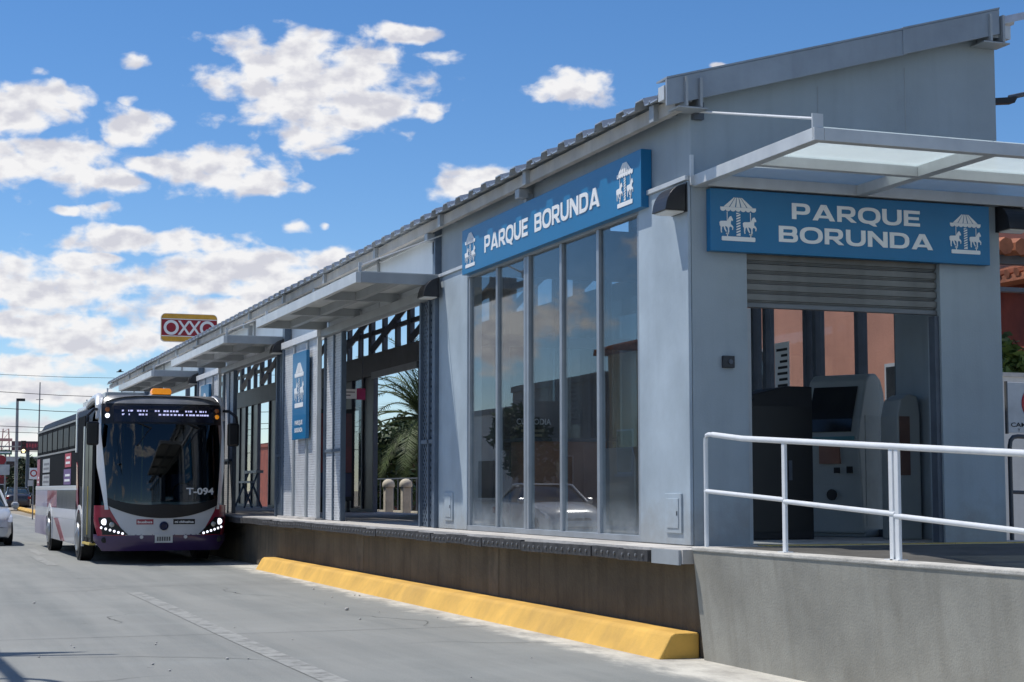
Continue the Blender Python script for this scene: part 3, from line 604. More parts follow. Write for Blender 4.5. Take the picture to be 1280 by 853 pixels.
for a, b in [(21.32, 33.4), (36.9, 43.0), (45.8, 48.6), (50.2, 58)]:
    n = max(2, round((b - a) / 0.95)); 
    part(box(10.0, 10.1, a, b, 0.925, 1.0), 'base_rail', DARKST, yw)
    for k in range(n + 1):
        y = a + (b - a - 0.09) * k / n; part(box(10.0, 10.1, y, y + 0.09, 1.0, 4.018), 'upright', DARKST, yw)
        if k < n: part(box(10.04, 10.05, y + 0.09, a + (b-a-0.09)*(k+1)/n, 1.0, 4.018), 'pane', glass('yard_glass_dark', (0.45, 0.48, 0.50), 1.45) if k % 3 == 1 else mat('dark_infill', (0.035, 0.038, 0.042), 0.35, 0, 0.1, 2), yw)
for a, b in OPEN[:1]:
    part(box(9.95, 10.0, a - 0.05, b + 0.05, 3.95, 4.09), 'shutter_roll', STEEL, yw)

# ------------------------------------------------------------------ signs
def emblem(parent, M, h, name='carousel_emblem'):
    k = h / 395.0; m = MB()
    q = lambda pts: [((x - 280) * k, (455 - y) * k) for x, y in pts]
    for b0, b1, t0, t1 in ((140,192,240,250),(202,250,256,267),(262,303,273,286),(316,363,293,304),(374,425,310,320)): m.flat(q([(b0,150),(b1,150),(t1,65),(t0,65)]), M)
    sc = [(107, 152), (107, 168)]
    for i in range(7):
        for t in range(1, 7):
            a = math.pi * t / 6; x = 107 + 50*i + 25 - 25*math.cos(a); sc.append((x, 170 + 20*math.sin(a)))
    sc += [(457, 152)]; m.flat(q(sc), M)
    for y in range(200, 400, 24): m.flat(q([(264, y), (302, y - 16 if y > 205 else y), (302, y - 2), (264, y + 13)] if y > 205 else [(264, y), (302, y), (264, y + 14)]), M)
    m.flat(q([(264, 404), (302, 404), (302, 388)]), M)
    m.flat(q([(118, 420), (124, 413), (442, 413), (448, 420), (448, 446), (442, 452), (124, 452), (118, 446)]), M)
    H = [(97,290),(110,280),(150,278),(175,275),(188,250),(200,235),(212,232),(220,245),(230,265),(226,275),(214,270),(208,285),(208,305),(222,315),(232,330),(228,355),(220,354),(222,335),(206,325),(195,330),(190,345),(192,375),(185,385),(178,385),(180,345),(172,330),(150,322),(158,350),(168,370),(160,376),(145,352),(135,325),(122,335),(118,365),(122,382),(112,384),(108,360),(108,330),(100,320)]
    for dx in (0, 230):
        m.flat(q([(x + dx, y) for x, y in H]), M)
        m.flat(q([(170 + dx, 194), (176 + dx, 194), (176 + dx, 274), (170 + dx, 274)]), M); m.flat(q([(168 + dx, 386), (180 + dx, 386), (178 + dx, 413), (170 + dx, 413)]), M)
        m.flat(q([(158 + dx, 394), (190 + dx, 394), (186 + dx, 382), (162 + dx, 382)]), M)
    off = parent_offset(parent); m.v = [(p[0]-off[0], p[1]-off[1], p[2]-off[2]) for p in m.v]
    return m.obj(name, WHITE, parent)
def T(txt, origin, facing, height, width, parent, bold=0.03, m=WHITE, align='LEFT', name='lettering'):
    o = Vector(origin) - parent_offset(parent); return text_obj(txt, facing(*o), height, m, parent, name, width, bold, align=align)
GL_T, GL_H = 0.245, 0.20          # stem and bar weight, in cap heights
def arc(cx, cy, rx, ry, a0, a1, n=10, ex=2.5):
    """a curved stroke as quads between an outer and an inner superellipse"""
    def pt(a, x, y):
        c, s_ = math.cos(R(a)), math.sin(R(a)); return (cx + x*math.copysign(abs(c)**(2/ex), c), cy + y*math.copysign(abs(s_)**(2/ex), s_))
    an = [a0 + (a1 - a0)*k/n for k in range(n + 1)]
    return [[pt(a, rx, ry), pt(b, rx, ry), pt(b, rx - GL_T, ry - GL_H), pt(a, rx - GL_T, ry - GL_H)] for a, b in zip(an, an[1:])]
def rc(x0, y0, x1, y1): return [[(x0, y0), (x1, y0), (x1, y1), (x0, y1)]]
def bowl(w, y0, y1):
    ry = (y1 - y0)/2; rx = min(ry*1.15, w*0.55); xm = w - rx
    return rc(GL_T, y1 - GL_H, xm, y1) + rc(GL_T, y0, xm, y0 + GL_H) + arc(xm, (y0 + y1)/2, rx, ry, -90, 90)
def glyph(ch):
    T_, H_ = GL_T, GL_H
    if ch == 'P': return 1.0, rc(0, 0, T_, 1) + bowl(1.0, 0.30, 1.0)
    if ch == 'R': return 1.06, rc(0, 0, T_, 1) + bowl(1.02, 0.32, 1.0) + [[(0.78, 0), (1.08, 0), (0.74, 0.318), (0.44, 0.318)]]
    if ch == 'B': return 1.04, rc(0, 0, T_, 1) + rc(T_, 1 - H_, 0.70, 1) + rc(T_, 0.41, 0.71, 0.59) + rc(T_, 0, 0.72, H_) + arc(0.70, 0.71, 0.30, 0.29, -90, 90) + arc(0.72, 0.29, 0.32, 0.29, -90, 90)
    if ch == 'O': return 1.22, arc(0.61, 0.5, 0.63, 0.52, 0, 360, 36)
    if ch == 'Q': return 1.22, arc(0.61, 0.5, 0.63, 0.52, 0, 360, 36) + [[(0.60, -0.03), (0.86, -0.16), (1.04, -0.16), (0.90, 0.03)]]
    if ch == 'U': return 1.10, rc(0, 0.45, T_, 1) + rc(1.10 - T_, 0.45, 1.10, 1) + arc(0.55, 0.45, 0.55, 0.47, 180, 360, 18)
    if ch == 'E': return 0.92, rc(0, 0, T_, 1) + rc(T_, 1 - H_, 0.92, 1) + rc(T_, 0.41, 0.86, 0.59) + rc(T_, 0, 0.92, H_)
    if ch == 'N': return 1.12, rc(0, 0, T_, 1) + rc(1.12 - T_, 0, 1.12, 1) + [[(T_, 1), (T_, 0.66), (1.12 - T_, 0), (1.12 - T_, 0.34)]]
    if ch == 'D': return 1.12, rc(0, 0, T_, 1) + bowl(1.12, 0, 1)
    if ch == 'A': return 1.24, [[(0, 0), (0.28, 0), (0.75, 1), (0.47, 1)], [(0.96, 0), (1.24, 0), (0.77, 1), (0.62, 0.70)], [(0.345, 0.16), (0.88, 0.16), (0.81, 0.32), (0.42, 0.32)]]
def word(txt, M, height, width, parent):
    gl = [glyph(c) for c in txt]; gap = 0.13; tot = sum(g[0] for g in gl) + gap*(len(gl) - 1); sx = width/tot; m = MB(); x = 0.0; k = 0
    for w, polys in gl:
        for p in polys: m.flat([((x + a)*sx, b*height) for a, b in p], M, 0.004 + 0.00004*k); k += 1
        x += w + gap
    off = parent_offset(parent); m.v = [(p[0]-off[0], p[1]-off[1], p[2]-off[2]) for p in m.v]
    return m.obj('lettering', WHITE, parent)
sg = thing('side_sign', 'long blue sign with white lettering and two carousels over the glazed street side', 'sign', (6.62, 17.3, 4.12))
part(box(6.575, 6.688, 14.55, 20.05, 4.125, 4.69), 'panel', BLUE, sg, bevel=0.004)
emblem(sg, SIDE(6.573, 19.72, 4.19), 0.44); emblem(sg, SIDE(6.573, 14.93, 4.19), 0.44)
word('PARQUE', SIDE(6.5745, 19.17, 4.295), 0.205, 1.52, sg); word('BORUNDA', SIDE(6.5745, 17.44, 4.295), 0.205, 1.88, sg)
fs = thing('front_sign', 'blue two line sign with white lettering and carousels over the shuttered entrance', 'sign', (8.35, 13.66, 3.59))
part(box(6.84, 9.85, 13.615, 13.697, 3.59, 4.165), 'panel', BLUE, fs, bevel=0.004)
emblem(fs, FRONT(7.12, 13.613, 3.685), 0.41); emblem(fs, FRONT(9.57, 13.613, 3.685), 0.39)
word('PARQUE', FRONT(7.68, 13.6145, 3.925), 0.15, 1.38, fs); word('BORUNDA', FRONT(7.54, 13.6145, 3.705), 0.15, 1.66, fs)
for i, (y0, y1, lab) in enumerate(((28.42, 29.50, 'tall blue carousel sign on the white screen between the first two openings'), (38.3, 39.4, 'tall blue carousel sign on the second white screen, just above the bus roof'))):
    s = thing('vertical_sign', lab, 'sign', (6.5, (y0+y1)/2, 2.3), 'tall blue carousel signs')
    part(box(6.495, 6.555, y0, y1, 2.31, 3.84), 'panel', BLUE, s, bevel=0.004)
    emblem(s, SIDE(6.493, (y0+y1)/2, 2.86), 0.80)
    T('PARQUE', (6.493, (y0+y1)/2, 2.56), SIDE, 0.085, 0.60, s, 0.03, align='C'); T('BORUNDA', (6.493, (y0+y1)/2, 2.43), SIDE, 0.085, 0.62, s, 0.03, align='C')

# wall lamps: quarter round hoods
DIFF = mat('lamp_diffuser', (0.75, 0.74, 0.70), 0.4, 0, 0.03, 5)
def wall_lamp(x, y, z, label, facing='side', L=0.30):
    t = thing('wall_lamp', label, 'lamp', (x, y, z), 'black wall lamps along the station')
    pr = [(0, 0), (0, 0.25)] + [(-0.20*math.sin(a), 0.25*math.cos(a)*0.98) for a in [R(10*k) for k in range(1, 9)]] + [(-0.205, 0.0)]
    h = MB().prism(pr, 'y', 0, L); 
    if facing == 'front': h.v = [(p[1], p[0], p[2]) for p in h.v]
    h.obj('hood', LAMPB, t, bevel=0.006)
    d = MB().box(-0.185, -0.012, 0.02, L - 0.02, -0.012, -0.001)
    if facing == 'front': d.v = [(p[1], p[0], p[2]) for p in d.v]
    d.obj('diffuser', DIFF, t)
    p = MB().box(0.0, 0.012, -0.01, L + 0.01, -0.01, 0.26)
    if facing == 'front': p.v = [(q[1], q[0], q[2]) for q in p.v]
    p.obj('back_plate', LAMPB, t)
wall_lamp(6.64, 13.71, 3.96, 'black hooded wall lamp on the corner pier next to the entrance')
wall_lamp(6.59, 21.10, 3.97, 'black hooded wall lamp where the first side canopy meets the hall')
wall_lamp(6.59, lamp_spots[0] - 0.1, 3.97, 'black hooded wall lamp above the white screen beside the second canopy')
wall_lamp(6.59, lamp_spots[1] - 0.1, 3.97, 'black hooded wall lamp near the third canopy, above the bus')
wall_lamp(9.99, 13.688, 3.94, 'black hooded wall lamp at the far end of the entrance front', 'front', 0.28)

# ------------------------------------------------------------------ inside the hall
KW = mat('kiosk_white', (0.34, 0.36, 0.35), 0.45, 0, 0.03, 3)
def kiosk(x, y, label):
    t = thing('ticket_machine', label, 'ticket machine', (x, y, 0.922), rz=R(32))
    side = [(0.10, 0.0), (0.10, 0.04), (0.05, 0.04), (0.02, 0.55), (-0.05, 1.05), (0.00, 1.25), (0.17, 1.68), (0.26, 1.75), (0.40, 1.76), (0.52, 1.70), (0.60, 1.55), (0.62, 1.1), (0.62, 0.0)]
    # front faces -X side of the hall: profile in x, extruded in y
    MB().prism(side, 'y', -0.34, 0.34).obj('cabinet', KW, t, bevel=0.02)
    MB().prism([(-0.046, 1.12), (-0.010, 1.255), (0.132, 1.61), (0.124, 1.613), (-0.020, 1.26), (-0.056, 1.125)], 'y', -0.26, 0.26).obj('screen', mat('kiosk_screen', (0.02, 0.022, 0.025), 0.15), t)
    box(-0.055, 0.01, -0.12, 0.12, 0.78, 0.98).obj('hatch', mat('kiosk_hatch', (0.28, 0.13, 0.09), 0.4), t)
    box(-0.06, -0.02, -0.30, 0.30, 1.03, 1.07).obj('shelf', mat('kiosk_teal', (0.10, 0.25, 0.28), 0.4), t)
    box(-0.03, 0.03, -0.25, -0.19, 0.68, 0.75).obj('card_slot', BLACK, t); box(-0.03, 0.03, -0.10, -0.04, 0.68, 0.74).obj('coin_slot', BLACK, t)
    MB().lathe([(0.06, 0), (0.06, -0.012)], (0.0, 0.0, 0.45), 'x', 16).obj('lock', BLACK, t)
    box(0.12, 0.60, -0.345, -0.338, 0.12, 1.3).obj('side_door', mat('kiosk_side', (0.31, 0.33, 0.32), 0.5), t)
    return t
kiosk(9.38, 15.85, 'white rounded ticket machine with a dark screen inside the entrance')
ck = thing('black_cabinet', 'low black cabinet inside the entrance beside the ticket machine', 'cabinet', (8.5, 15.5, 0.922))
MB().prism([(-0.45, 0), (-0.45, 1.42), (-0.40, 1.42), (-0.40, 1.47), (0.0, 1.56), (0.28, 1.56), (0.28, 0)], 'y', -0.3, 0.35).obj('body', BLACK, ck, bevel=0.01)
box(-0.43, 0.26, -0.31, -0.3, 0.08, 1.35).obj('front_panel', mat('cabinet_panel', (0.006, 0.006, 0.007), 0.4), ck)
box(-0.02, 0.02, -0.33, -0.31, 0.6, 0.8).obj('handle', DARKST, ck)
wk = thing('card_reader_pillar', 'slim pale pillar with a brown panel behind the ticket machine', 'card reader', (9.66, 14.90, 0.922))
MB().prism([(-0.14, 0), (-0.14, 1.25), (-0.1, 1.42), (0.0, 1.48), (0.10, 1.46), (0.13, 1.3), (0.13, 0)], 'y', -0.12, 0.2).obj('body', KW, wk, bevel=0.015)
box(-0.12, 0.0, -0.13, -0.12, 0.65, 1.25).obj('panel', mat('brown_panel', (0.16, 0.09, 0.07), 0.4), wk)
nt = thing('paper_notice', 'white printed paper notice taped to the yard side window', 'notice', (9.94, 17.9, 2.6))
part(box(9.945, 9.952, 17.75, 18.1, 2.45, 3.2), 'sheet', WHITE, nt)
for k in range(9): part(box(9.940, 9.9445, 17.79, 17.79 + random.uniform(0.14, 0.27), 2.52 + k*0.072, 2.52 + k*0.072 + 0.03), 'print_line', BLACK, nt)
cu = thing('glass_lettering', 'pale custody office lettering with an emblem on the dark hall partition', 'lettering', (7.95, 21.2, 2.2))
dp = part(box(7.55, 8.34, 21.19, 21.215, 1.95, 2.62), 'panel', mat('smoked_panel', (0.035, 0.035, 0.035), 0.3), cu)
T('CUSTODIA', (7.72, 21.188, 2.30), FRONT, 0.085, 0.50, cu, 0.02)
for k in range(3): part(box(7.79 + 0.03*k, 8.12 - 0.03*k, 21.184, 21.189, 2.20 - 0.06*k, 2.235 - 0.06*k), 'emblem_bar', mat('gold_print', (0.40, 0.33, 0.2), 0.5), cu)
bt = thing('counter_booth', 'terracotta panelled counter booth seen through the side glazing', 'counter', (8.2, 20.3, 0.922))
TERR = mat('terracotta_panel', (0.42, 0.19, 0.11), 0.55, 0, 0.08, 2)
box(-0.75, 0.35, -0.25, 0.35, 0.0, 1.12).obj('body', TERR, bt, bevel=0.01); box(-0.85, 0.45, -0.35, 0.45, 1.122, 1.16).obj('top', DARKST, bt)
for k in range(3): box(-0.70 + 0.36*k, -0.38 + 0.36*k, -0.262, -0.251, 0.08, 1.05).obj('panel', TERR, bt)
for i, (x, y) in enumerate(((7.75, 17.6), (8.55, 17.6), (9.3, 17.6))):
    t = thing('turnstile', ['turnstile nearest the street glazing in the dark hall', 'middle turnstile in the dark hall behind the glazing', 'turnstile nearest the yard window in the dark hall'][i], 'turnstile', (x, y, 0.922), 'turnstiles in the hall')
    MB().prism([(-0.5, 0), (-0.5, 0.85), (-0.42, 0.98), (0.42, 0.98), (0.5, 0.85), (0.5, 0)], 'x', -0.12, 0.12).obj('body', mat('turnstile_steel', (0.3, 0.31, 0.32), 0.35, 0.6), t, bevel=0.012)
    for a in (0, 120, 240): MB().tube([(0.12, 0, 0.85), (0.42, 0.22*math.cos(R(a)), 0.80 + 0.22*math.sin(R(a)))], 0.018, 8).obj('arm', HW, t)
# platform: hanging direction sign and bench seen through the opening
hs = thing('hanging_sign', 'white direction sign with a magenta end hanging over the dark platform', 'sign', (9.2, 36.0, 3.4))
part(box(8.93, 9.36, 35.98, 36.03, 3.43, 3.64), 'white_panel', WHITE, hs); part(box(9.362, 9.56, 35.98, 36.03, 3.41, 3.66), 'magenta_panel', mat('magenta', (0.35, 0.01, 0.10), 0.4), hs)
for x in (9.0, 9.5): part(MB().tube([(x, 36.005, 3.64), (x, 36.005, 5.6)], 0.012, 6), 'hanger', DARKST, hs)
for k in range(2): part(box(8.97, 9.32 - 0.1*k, 35.972, 35.979, 3.56 - 0.07*k, 3.585 - 0.07*k), 'print_line', mat('grey_print', (0.2, 0.2, 0.22), 0.5), hs)
def lean_rail(y, lab):
    t = thing('leaning_rail', lab, 'leaning rail', (9.3, y, 0.922), 'leaning rails on the platform')
    for s in (-0.7, 0.7):
        MB().tube([(-0.25, s, 0), (0.15, s, 1.05)], 0.03, 8).obj('leg', POST, t); MB().tube([(0.25, s, 0), (-0.05, s, 0.75)], 0.03, 8).obj('brace', POST, t)
    box(0.05, 0.25, -0.85, 0.85, 0.98, 1.06).obj('pad', STEEL, t); box(-0.12, 0.02, -0.85, 0.85, 0.70, 0.76).obj('pad', STEEL, t)
lean_rail(38.6, 'slanted dark leaning rail on the platform seen through the first opening'); lean_rail(47.9, 'slanted dark leaning rail deeper on the platform behind the second opening')
ad = thing('poster_case', 'dark red and navy poster case on the platform below the direction sign', 'poster case', (9.3, 37.6, 0.922))
box(-0.5, 0.42, -0.06, 0.06, 0.25, 2.35).obj('case', BLACK, ad, bevel=0.01); box(-0.44, 0.36, -0.068, -0.061, 0.9, 2.25).obj('poster', mat('poster_red', (0.14, 0.012, 0.016), 0.35, 0, 0.3, 2), ad); box(-0.44, 0.36, -0.068, -0.061, 0.35, 0.88).obj('poster', mat('poster_navy', (0.01, 0.015, 0.07), 0.35), ad)
for s in (-0.35, 0.27): box(s, s + 0.06, -0.04, 0.04, 0, 0.25).obj('leg', BLACK, ad)

# ------------------------------------------------------------------ the bus
BUSW = mat('bus_white', (0.52, 0.53, 0.55), 0.3, 0.0, 0.03, 2, coat=0.4)
BUSR = mat('bus_silver_roof', (0.66, 0.67, 0.68), 0.35, 0.1, 0.04, 2, coat=0.3)
BUSP = mat('bus_purple', (0.045, 0.02, 0.085), 0.3, 0, 0.05, 2, coat=0.5)
BUSRED = mat('bus_red', (0.25, 0.012, 0.035), 0.3, 0, 0.05, 2, coat=0.5)
BUSK = mat('bus_black', (0.011, 0.011, 0.013), 0.3, 0, 0.15, 3, spec=0.35)
BUSL = mat('bus_lilac', (0.33, 0.30, 0.40), 0.35, 0, 0.05, 2, coat=0.3)
BGL = glass('bus_glass', (0.22, 0.30, 0.33), 1.6, wave=0.02)
LED = mat('led_white', (0.9, 0.9, 1.0), 0.4, emit=((0.85, 0.86, 1.0), 1.8))
DISP = mat('display_led', (0.6, 0.6, 0.9), 0.4, emit=((0.62, 0.62, 1.0), 0.7))
AMBER = mat('amber_lens', (0.75, 0.24, 0.01), 0.25, 0, 0.1, 8, emit=((1.0, 0.36, 0.02), 0.35))
TYRE = mat('tyre_rubber', (0.018, 0.018, 0.019), 0.8, 0, 0.2, 12)
RIM = mat('rim_steel', (0.42, 0.43, 0.44), 0.35, 0.7, 0.08, 5)
BUS = thing('bus', 'purple red and white city bus with lit headlights beside the platform', 'bus', (4.755, 32.88, 0), rz=R(0.96))
hwz = lambda z: 1.285 if z < 2.3 else 1.285 - 0.13*((z - 2.3)/0.95)**2
def yF(x, z):
    t = min(1.0, abs(x) / 1.29)
    y = 0.10*t**2 + 0.36*t**7
    if z > 1.05: y += 0.30*((z - 1.05)/2.2)**1.7
    if z > 2.95: y += 0.30*((z - 2.95)/0.38)**2.2
    if z < 0.55: y += 0.10*((0.55 - z)/0.3)**2
    return y
def patch(name, m, xl, xr, z0, z1, off=0.0, nz=14, nx=16, parent=BUS, th=0.03):
    """a panel of the bus front following its double curve, with returned edges"""
    mb = MB(); zs = [z0 + (z1-z0)*j/nz for j in range(nz+1)]
    P = []
    for z in zs:
        a, b = xl(z), xr(z)
        for i in range(nx+1):
            x = a + (b-a)*i/nx; P.append((x, yF(x, z) - off, z))
    w = nx + 1; n = len(P)
    back = [(p[0], p[1] + th, p[2]) for p in P]
    fs = [(j*w+i, j*w+i+1, (j+1)*w+i+1, (j+1)*w+i) for j in range(nz) for i in range(nx)]
    rim = list(range(nx)) + [j*w + nx for j in range(nz)] + [nz*w + i for i in range(nx, 0, -1)] + [j*w for j in range(nz, 0, -1)]
    fs += [(rim[k], rim[(k+1) % len(rim)], n + rim[(k+1) % len(rim)], n + rim[k]) for k in range(len(rim))]
    mb.add(P + back, fs)
    return mb.obj(name, m, parent, smooth=True)
lerp = lambda a, b, t: a + (b-a)*max(0, min(1, t))
ws_hw = lambda z: lerp(1.05, 1.185, (z - 1.0)/1.5)                  # windscreen half width
zb = lambda x: 0.90 + 0.24*(abs(x)/1.03)**2.2                       # curved lower edge of the screen
# white surround: lower panel and the two side blades
patch('front_panel', BUSW, lambda z: -lerp(0.78, 1.03, (z-0.5)/0.62), lambda z: lerp(0.78, 1.03, (z-0.5)/0.62), 0.56, 1.19, 0.0, 10, 20)
for s in (-1, 1):
    patch('pillar_blade', BUSR, (lambda z: -hwz(z)*0.965 if z > 1.9 else -lerp(1.10, hwz(1.9)*0.965, (z-1.1)/0.8)) if s < 0 else (lambda z: ws_hw(z) - 0.02), (lambda z: -ws_hw(z) + 0.02) if s < 0 else (lambda z: hwz(z)*0.965 if z > 1.9 else lerp(1.10, hwz(1.9)*0.965, (z-1.1)/0.8)), 1.05, 3.22, 0.006, 24, 4)
patch('brow', BUSK, lambda z: -ws_hw(min(z, 3.0)) + 0.02 + max(0, z-3.12)*0.9, lambda z: ws_hw(min(z, 3.0)) - 0.02 - max(0, z-3.12)*0.9, 2.70, 3.26, 0.004, 12, 20)
# windscreen: strips above the curved lower edge
ws = MB(); nx, nz = 24, 18; Pv = []
for j in range(nz+1):
    for i in range(nx+1):
        t = -1 + 2*i/nx; zz = lerp(zb(t*1.03), 2.70, j/nz); x = t*(ws_hw(zz) - 0.015); Pv.append((x, yF(x, zz) - 0.008, zz))
ws.add(Pv, [(j*(nx+1)+i, j*(nx+1)+i+1, (j+1)*(nx+1)+i+1, (j+1)*(nx+1)+i) for j in range(nz) for i in range(nx)])
wsc = ws.obj('windscreen', BGL, BUS, smooth=True)
lm = MB(); Pv = []
for j in range(4):
    for i in range(nx+1):
        t = -1 + 2*i/nx; zz = zb(t*1.03) - 0.015 + 0.22*(j/3)*(1.25 - 0.55*abs(t)); x = t*(ws_hw(zz) - 0.012); Pv.append((x, yF(x, zz) - 0.013, zz))
lm.add(Pv, [(j*(nx+1)+i, j*(nx+1)+i+1, (j+1)*(nx+1)+i+1, (j+1)*(nx+1)+i) for j in range(3) for i in range(nx)])
lm.obj('lower_mask', BUSK, wsc, smooth=True)
patch('brow_cap', mat('brow_silver', (0.20, 0.205, 0.215), 0.3, 0.3), lambda z: -1.13 + max(0, z-3.12)*0.9, lambda z: 1.13 - max(0, z-3.12)*0.9, 3.10, 3.275, 0.010, 6, 20)
dispf = patch('destination_display', mat('display_black', (0.012, 0.012, 0.02), 0.12), lambda z: -0.95, lambda z: 0.98, 2.74, 3.06, 0.012, 6, 16)
# dotted rows of lit LEDs that make the route text
led = MB(); rr = random.Random(3)
for row in range(2):
    x = -0.80
    while x < 0.86:
        w = rr.choice((0.02, 0.035, 0.05, 0.035)); 
        if rr.random() < 0.80 and not (-0.62 < x < -0.55 or -0.33 < x < -0.22):
            z = 2.955 - 0.072*row; led.box(x, x + w, yF(x, z) - 0.018, yF(x, z) - 0.012, z - 0.016, z + 0.016)
        x += w + rr.choice((0.012, 0.02, 0.03))
led.obj('led_text', DISP, dispf)
for s in (-1, 1):
    cheek = patch('cheek', BUSRED, (lambda z: -lerp(1.20, 1.27, (z-0.5)/0.3)) if s < 0 else (lambda z: lerp(0.72, 1.04, (z-0.55)/0.55)), (lambda z: -lerp(0.72, 1.04, (z-0.55)/0.55)) if s < 0 else (lambda z: lerp(1.20, 1.27, (z-0.5)/0.3)), 0.55, 1.13, 0.004, 10, 8)
    hl = patch('headlight', BUSK, (lambda z: -lerp(1.13, 1.20, (z-0.6)/0.25)) if s < 0 else (lambda z: lerp(0.66, 1.0, (z-0.56)/0.32)), (lambda z: -lerp(0.66, 1.0, (z-0.56)/0.32)) if s < 0 else (lambda z: lerp(1.13, 1.20, (z-0.6)/0.25)), 0.57, 0.90, 0.012, 8, 8)
    x = 1.10*s; MB().lathe([(0.062, 0), (0.058, -0.02), (0.02, -0.03)], (x, yF(x, 0.82) - 0.012, 0.815), 'y', 14).obj('main_lamp', LED, hl, smooth=True)
    MB().lathe([(0.05, 0), (0.045, -0.015), (0.02, -0.02)], (0.97*s, yF(0.97, 0.78) - 0.014, 0.765), 'y', 14).obj('reflector', RIM, hl, smooth=True)
    for k in range(6):
        x = (1.15 - 0.075*k)*s; z = 0.705 - 0.022*k
        MB().lathe([(0.024, 0), (0.02, -0.012), (0.008, -0.016)], (x, yF(x, z) - 0.014, z), 'y', 10).obj('running_light', LED, hl)
    fx = 1.10*s; MB().lathe([(0.055, 0.01), (0.055, -0.016), (0.03, -0.022)], (fx, yF(fx, 0.46) - 0.006, 0.47), 'y', 14).obj('fog_lamp', BUSK, BUS, smooth=True)
    MB().lathe([(0.035, 0.01), (0.035, -0.012)], (0.42*s, yF(0.42, 0.52) - 0.006, 0.525), 'y', 12).obj('tow_cap', BUSW, BUS)
    for k, zz in enumerate((2.98, 2.86)):
        xx = 1.06*s; MB().lathe([(0.045, 0.02), (0.045, -0.02), (0.02, -0.03)], (xx, yF(xx, zz) - 0.006, zz), 'y', 12).obj('marker_lamp', [mat('amber_dark', (0.35, 0.10, 0.02), 0.3), LED if s < 0 else AMBER][k], BUS, smooth=True)
patch('bumper', BUSP, lambda z: -lerp(1.12, 1.27, (z-0.26)/0.2), lambda z: lerp(1.12, 1.27, (z-0.26)/0.2), 0.26, 0.575, 0.0, 8, 24)
box(-0.17, 0.17, yF(0, 0.5) - 0.025, yF(0, 0.5) - 0.012, 0.415, 0.575).obj('number_plate', mat('plate_white', (0.55, 0.56, 0.55), 0.4), BUS)
for k in range(6): box(-0.13 + 0.045*k, -0.10 + 0.045*k, yF(0, 0.5) - 0.028, yF(0, 0.5) - 0.025, 0.45, 0.53).obj('plate_character', mat('plate_ink', (0.1, 0.1, 0.1), 0.5), BUS)
MB().lathe([(0.085, 0.01), (0.085, -0.02), (0.06, -0.03), (0.05, -0.022)], (0, yF(0, 0.74) - 0.003, 0.735), 'y', 20).obj('badge', mat('badge_navy', (0.01, 0.015, 0.05), 0.25, 0.3), BUS, smooth=True)
for xa, xb, m, txt in ((-0.52, -0.20, BUSRED, 'busbus'), (0.18, 0.60, BUSK, 'mi chihuahua')):
    xm = (xa + xb)/2; pl = patch('logo_plate', m, lambda z: xa, lambda z: xb, 0.765, 0.865, 0.006, 2, 4)
    text_obj(txt, FRONT(xm, yF(xm, 0.8) - 0.012, 0.79), 0.05, WHITE, pl, 'lettering', (xb-xa)*0.86, 0.02, align='C')
fn = text_obj('T-094', FRONT(0.42, 0, 1.335), 0.14, mat('fleet_grey', (0.6, 0.62, 0.63), 0.5), BUS, 'fleet_number', 0.55, 0.03)
for v in fn.data.vertices: v.co.y = yF(v.co.x, v.co.z) - 0.02
# body shell
def ring(y):
    zr = lerp(3.16, 3.20, y/2); pts = []
    prof = [(1.275, 0.36), (1.285, 0.6), (1.285, 2.3), (1.265, 2.65), (1.225, 2.92), (1.14, 3.08), (0.95, zr - 0.03), (0.6, zr + 0.005), (0, zr + 0.02)]
    return [(-x, y, z) for x, z in prof] + [(x, y, z) for x, z in reversed(prof[:-1])]
shell = MB(); ys = [0.50, 1.2, 3.2, 6, 9, 12.1, 12.42]; rings = [ring(y) for y in ys]; n = len(rings[0])
rings[-1] = [(p[0]*0.94, p[1], p[2]*0.985 + 0.01) for p in rings[-1]]
shell.add([p for r in rings for p in r], [(i*n+j, i*n+j+1, (i+1)*n+j+1, (i+1)*n+j) for i in range(len(ys)-1) for j in range(n-1) if not (i < 1 and (j < 5 or j >= n-6))] + [tuple((len(ys)-1)*n + j for j in range(n))])
shell.obj('body', mat('bus_body_dark', (0.02, 0.02, 0.023), 0.5, 0, 0.1, 2, spec=0.1), BUS, smooth=True)
MB().grid(lambda a, b: ((-1 + 2*a)*1.10, lerp(0.42, 12.3, b), 3.10 + 0.125*(1 - (2*a-1)**4) + 0.10*max(0, 1 - abs(b*12 - 1.1)/1.7)), 12, 30).obj('roof_skin', BUSR, BUS, smooth=True)
box(-0.75, 0.75, 4.2, 8.4, 3.22, 3.36).obj('air_conditioner', BUSR, BUS, bevel=0.05)
# silver arch that sweeps from the roof into the front blade
for s in (-1, 1):
    MB().tube([(1.10*s, 3.2, 3.14), (1.14*s, 2.3, 3.20), (1.15*s, 1.5, 3.24), (1.15*s, 1.0, 3.24), (1.17*s, 0.75, 3.18), (1.19*s, 0.62, 3.05), (1.205*s, 0.56, 2.8)], [0.05, 0.07, 0.085, 0.09, 0.085, 0.075, 0.06], 10).obj('roof_arch', BUSR, BUS, smooth=True)
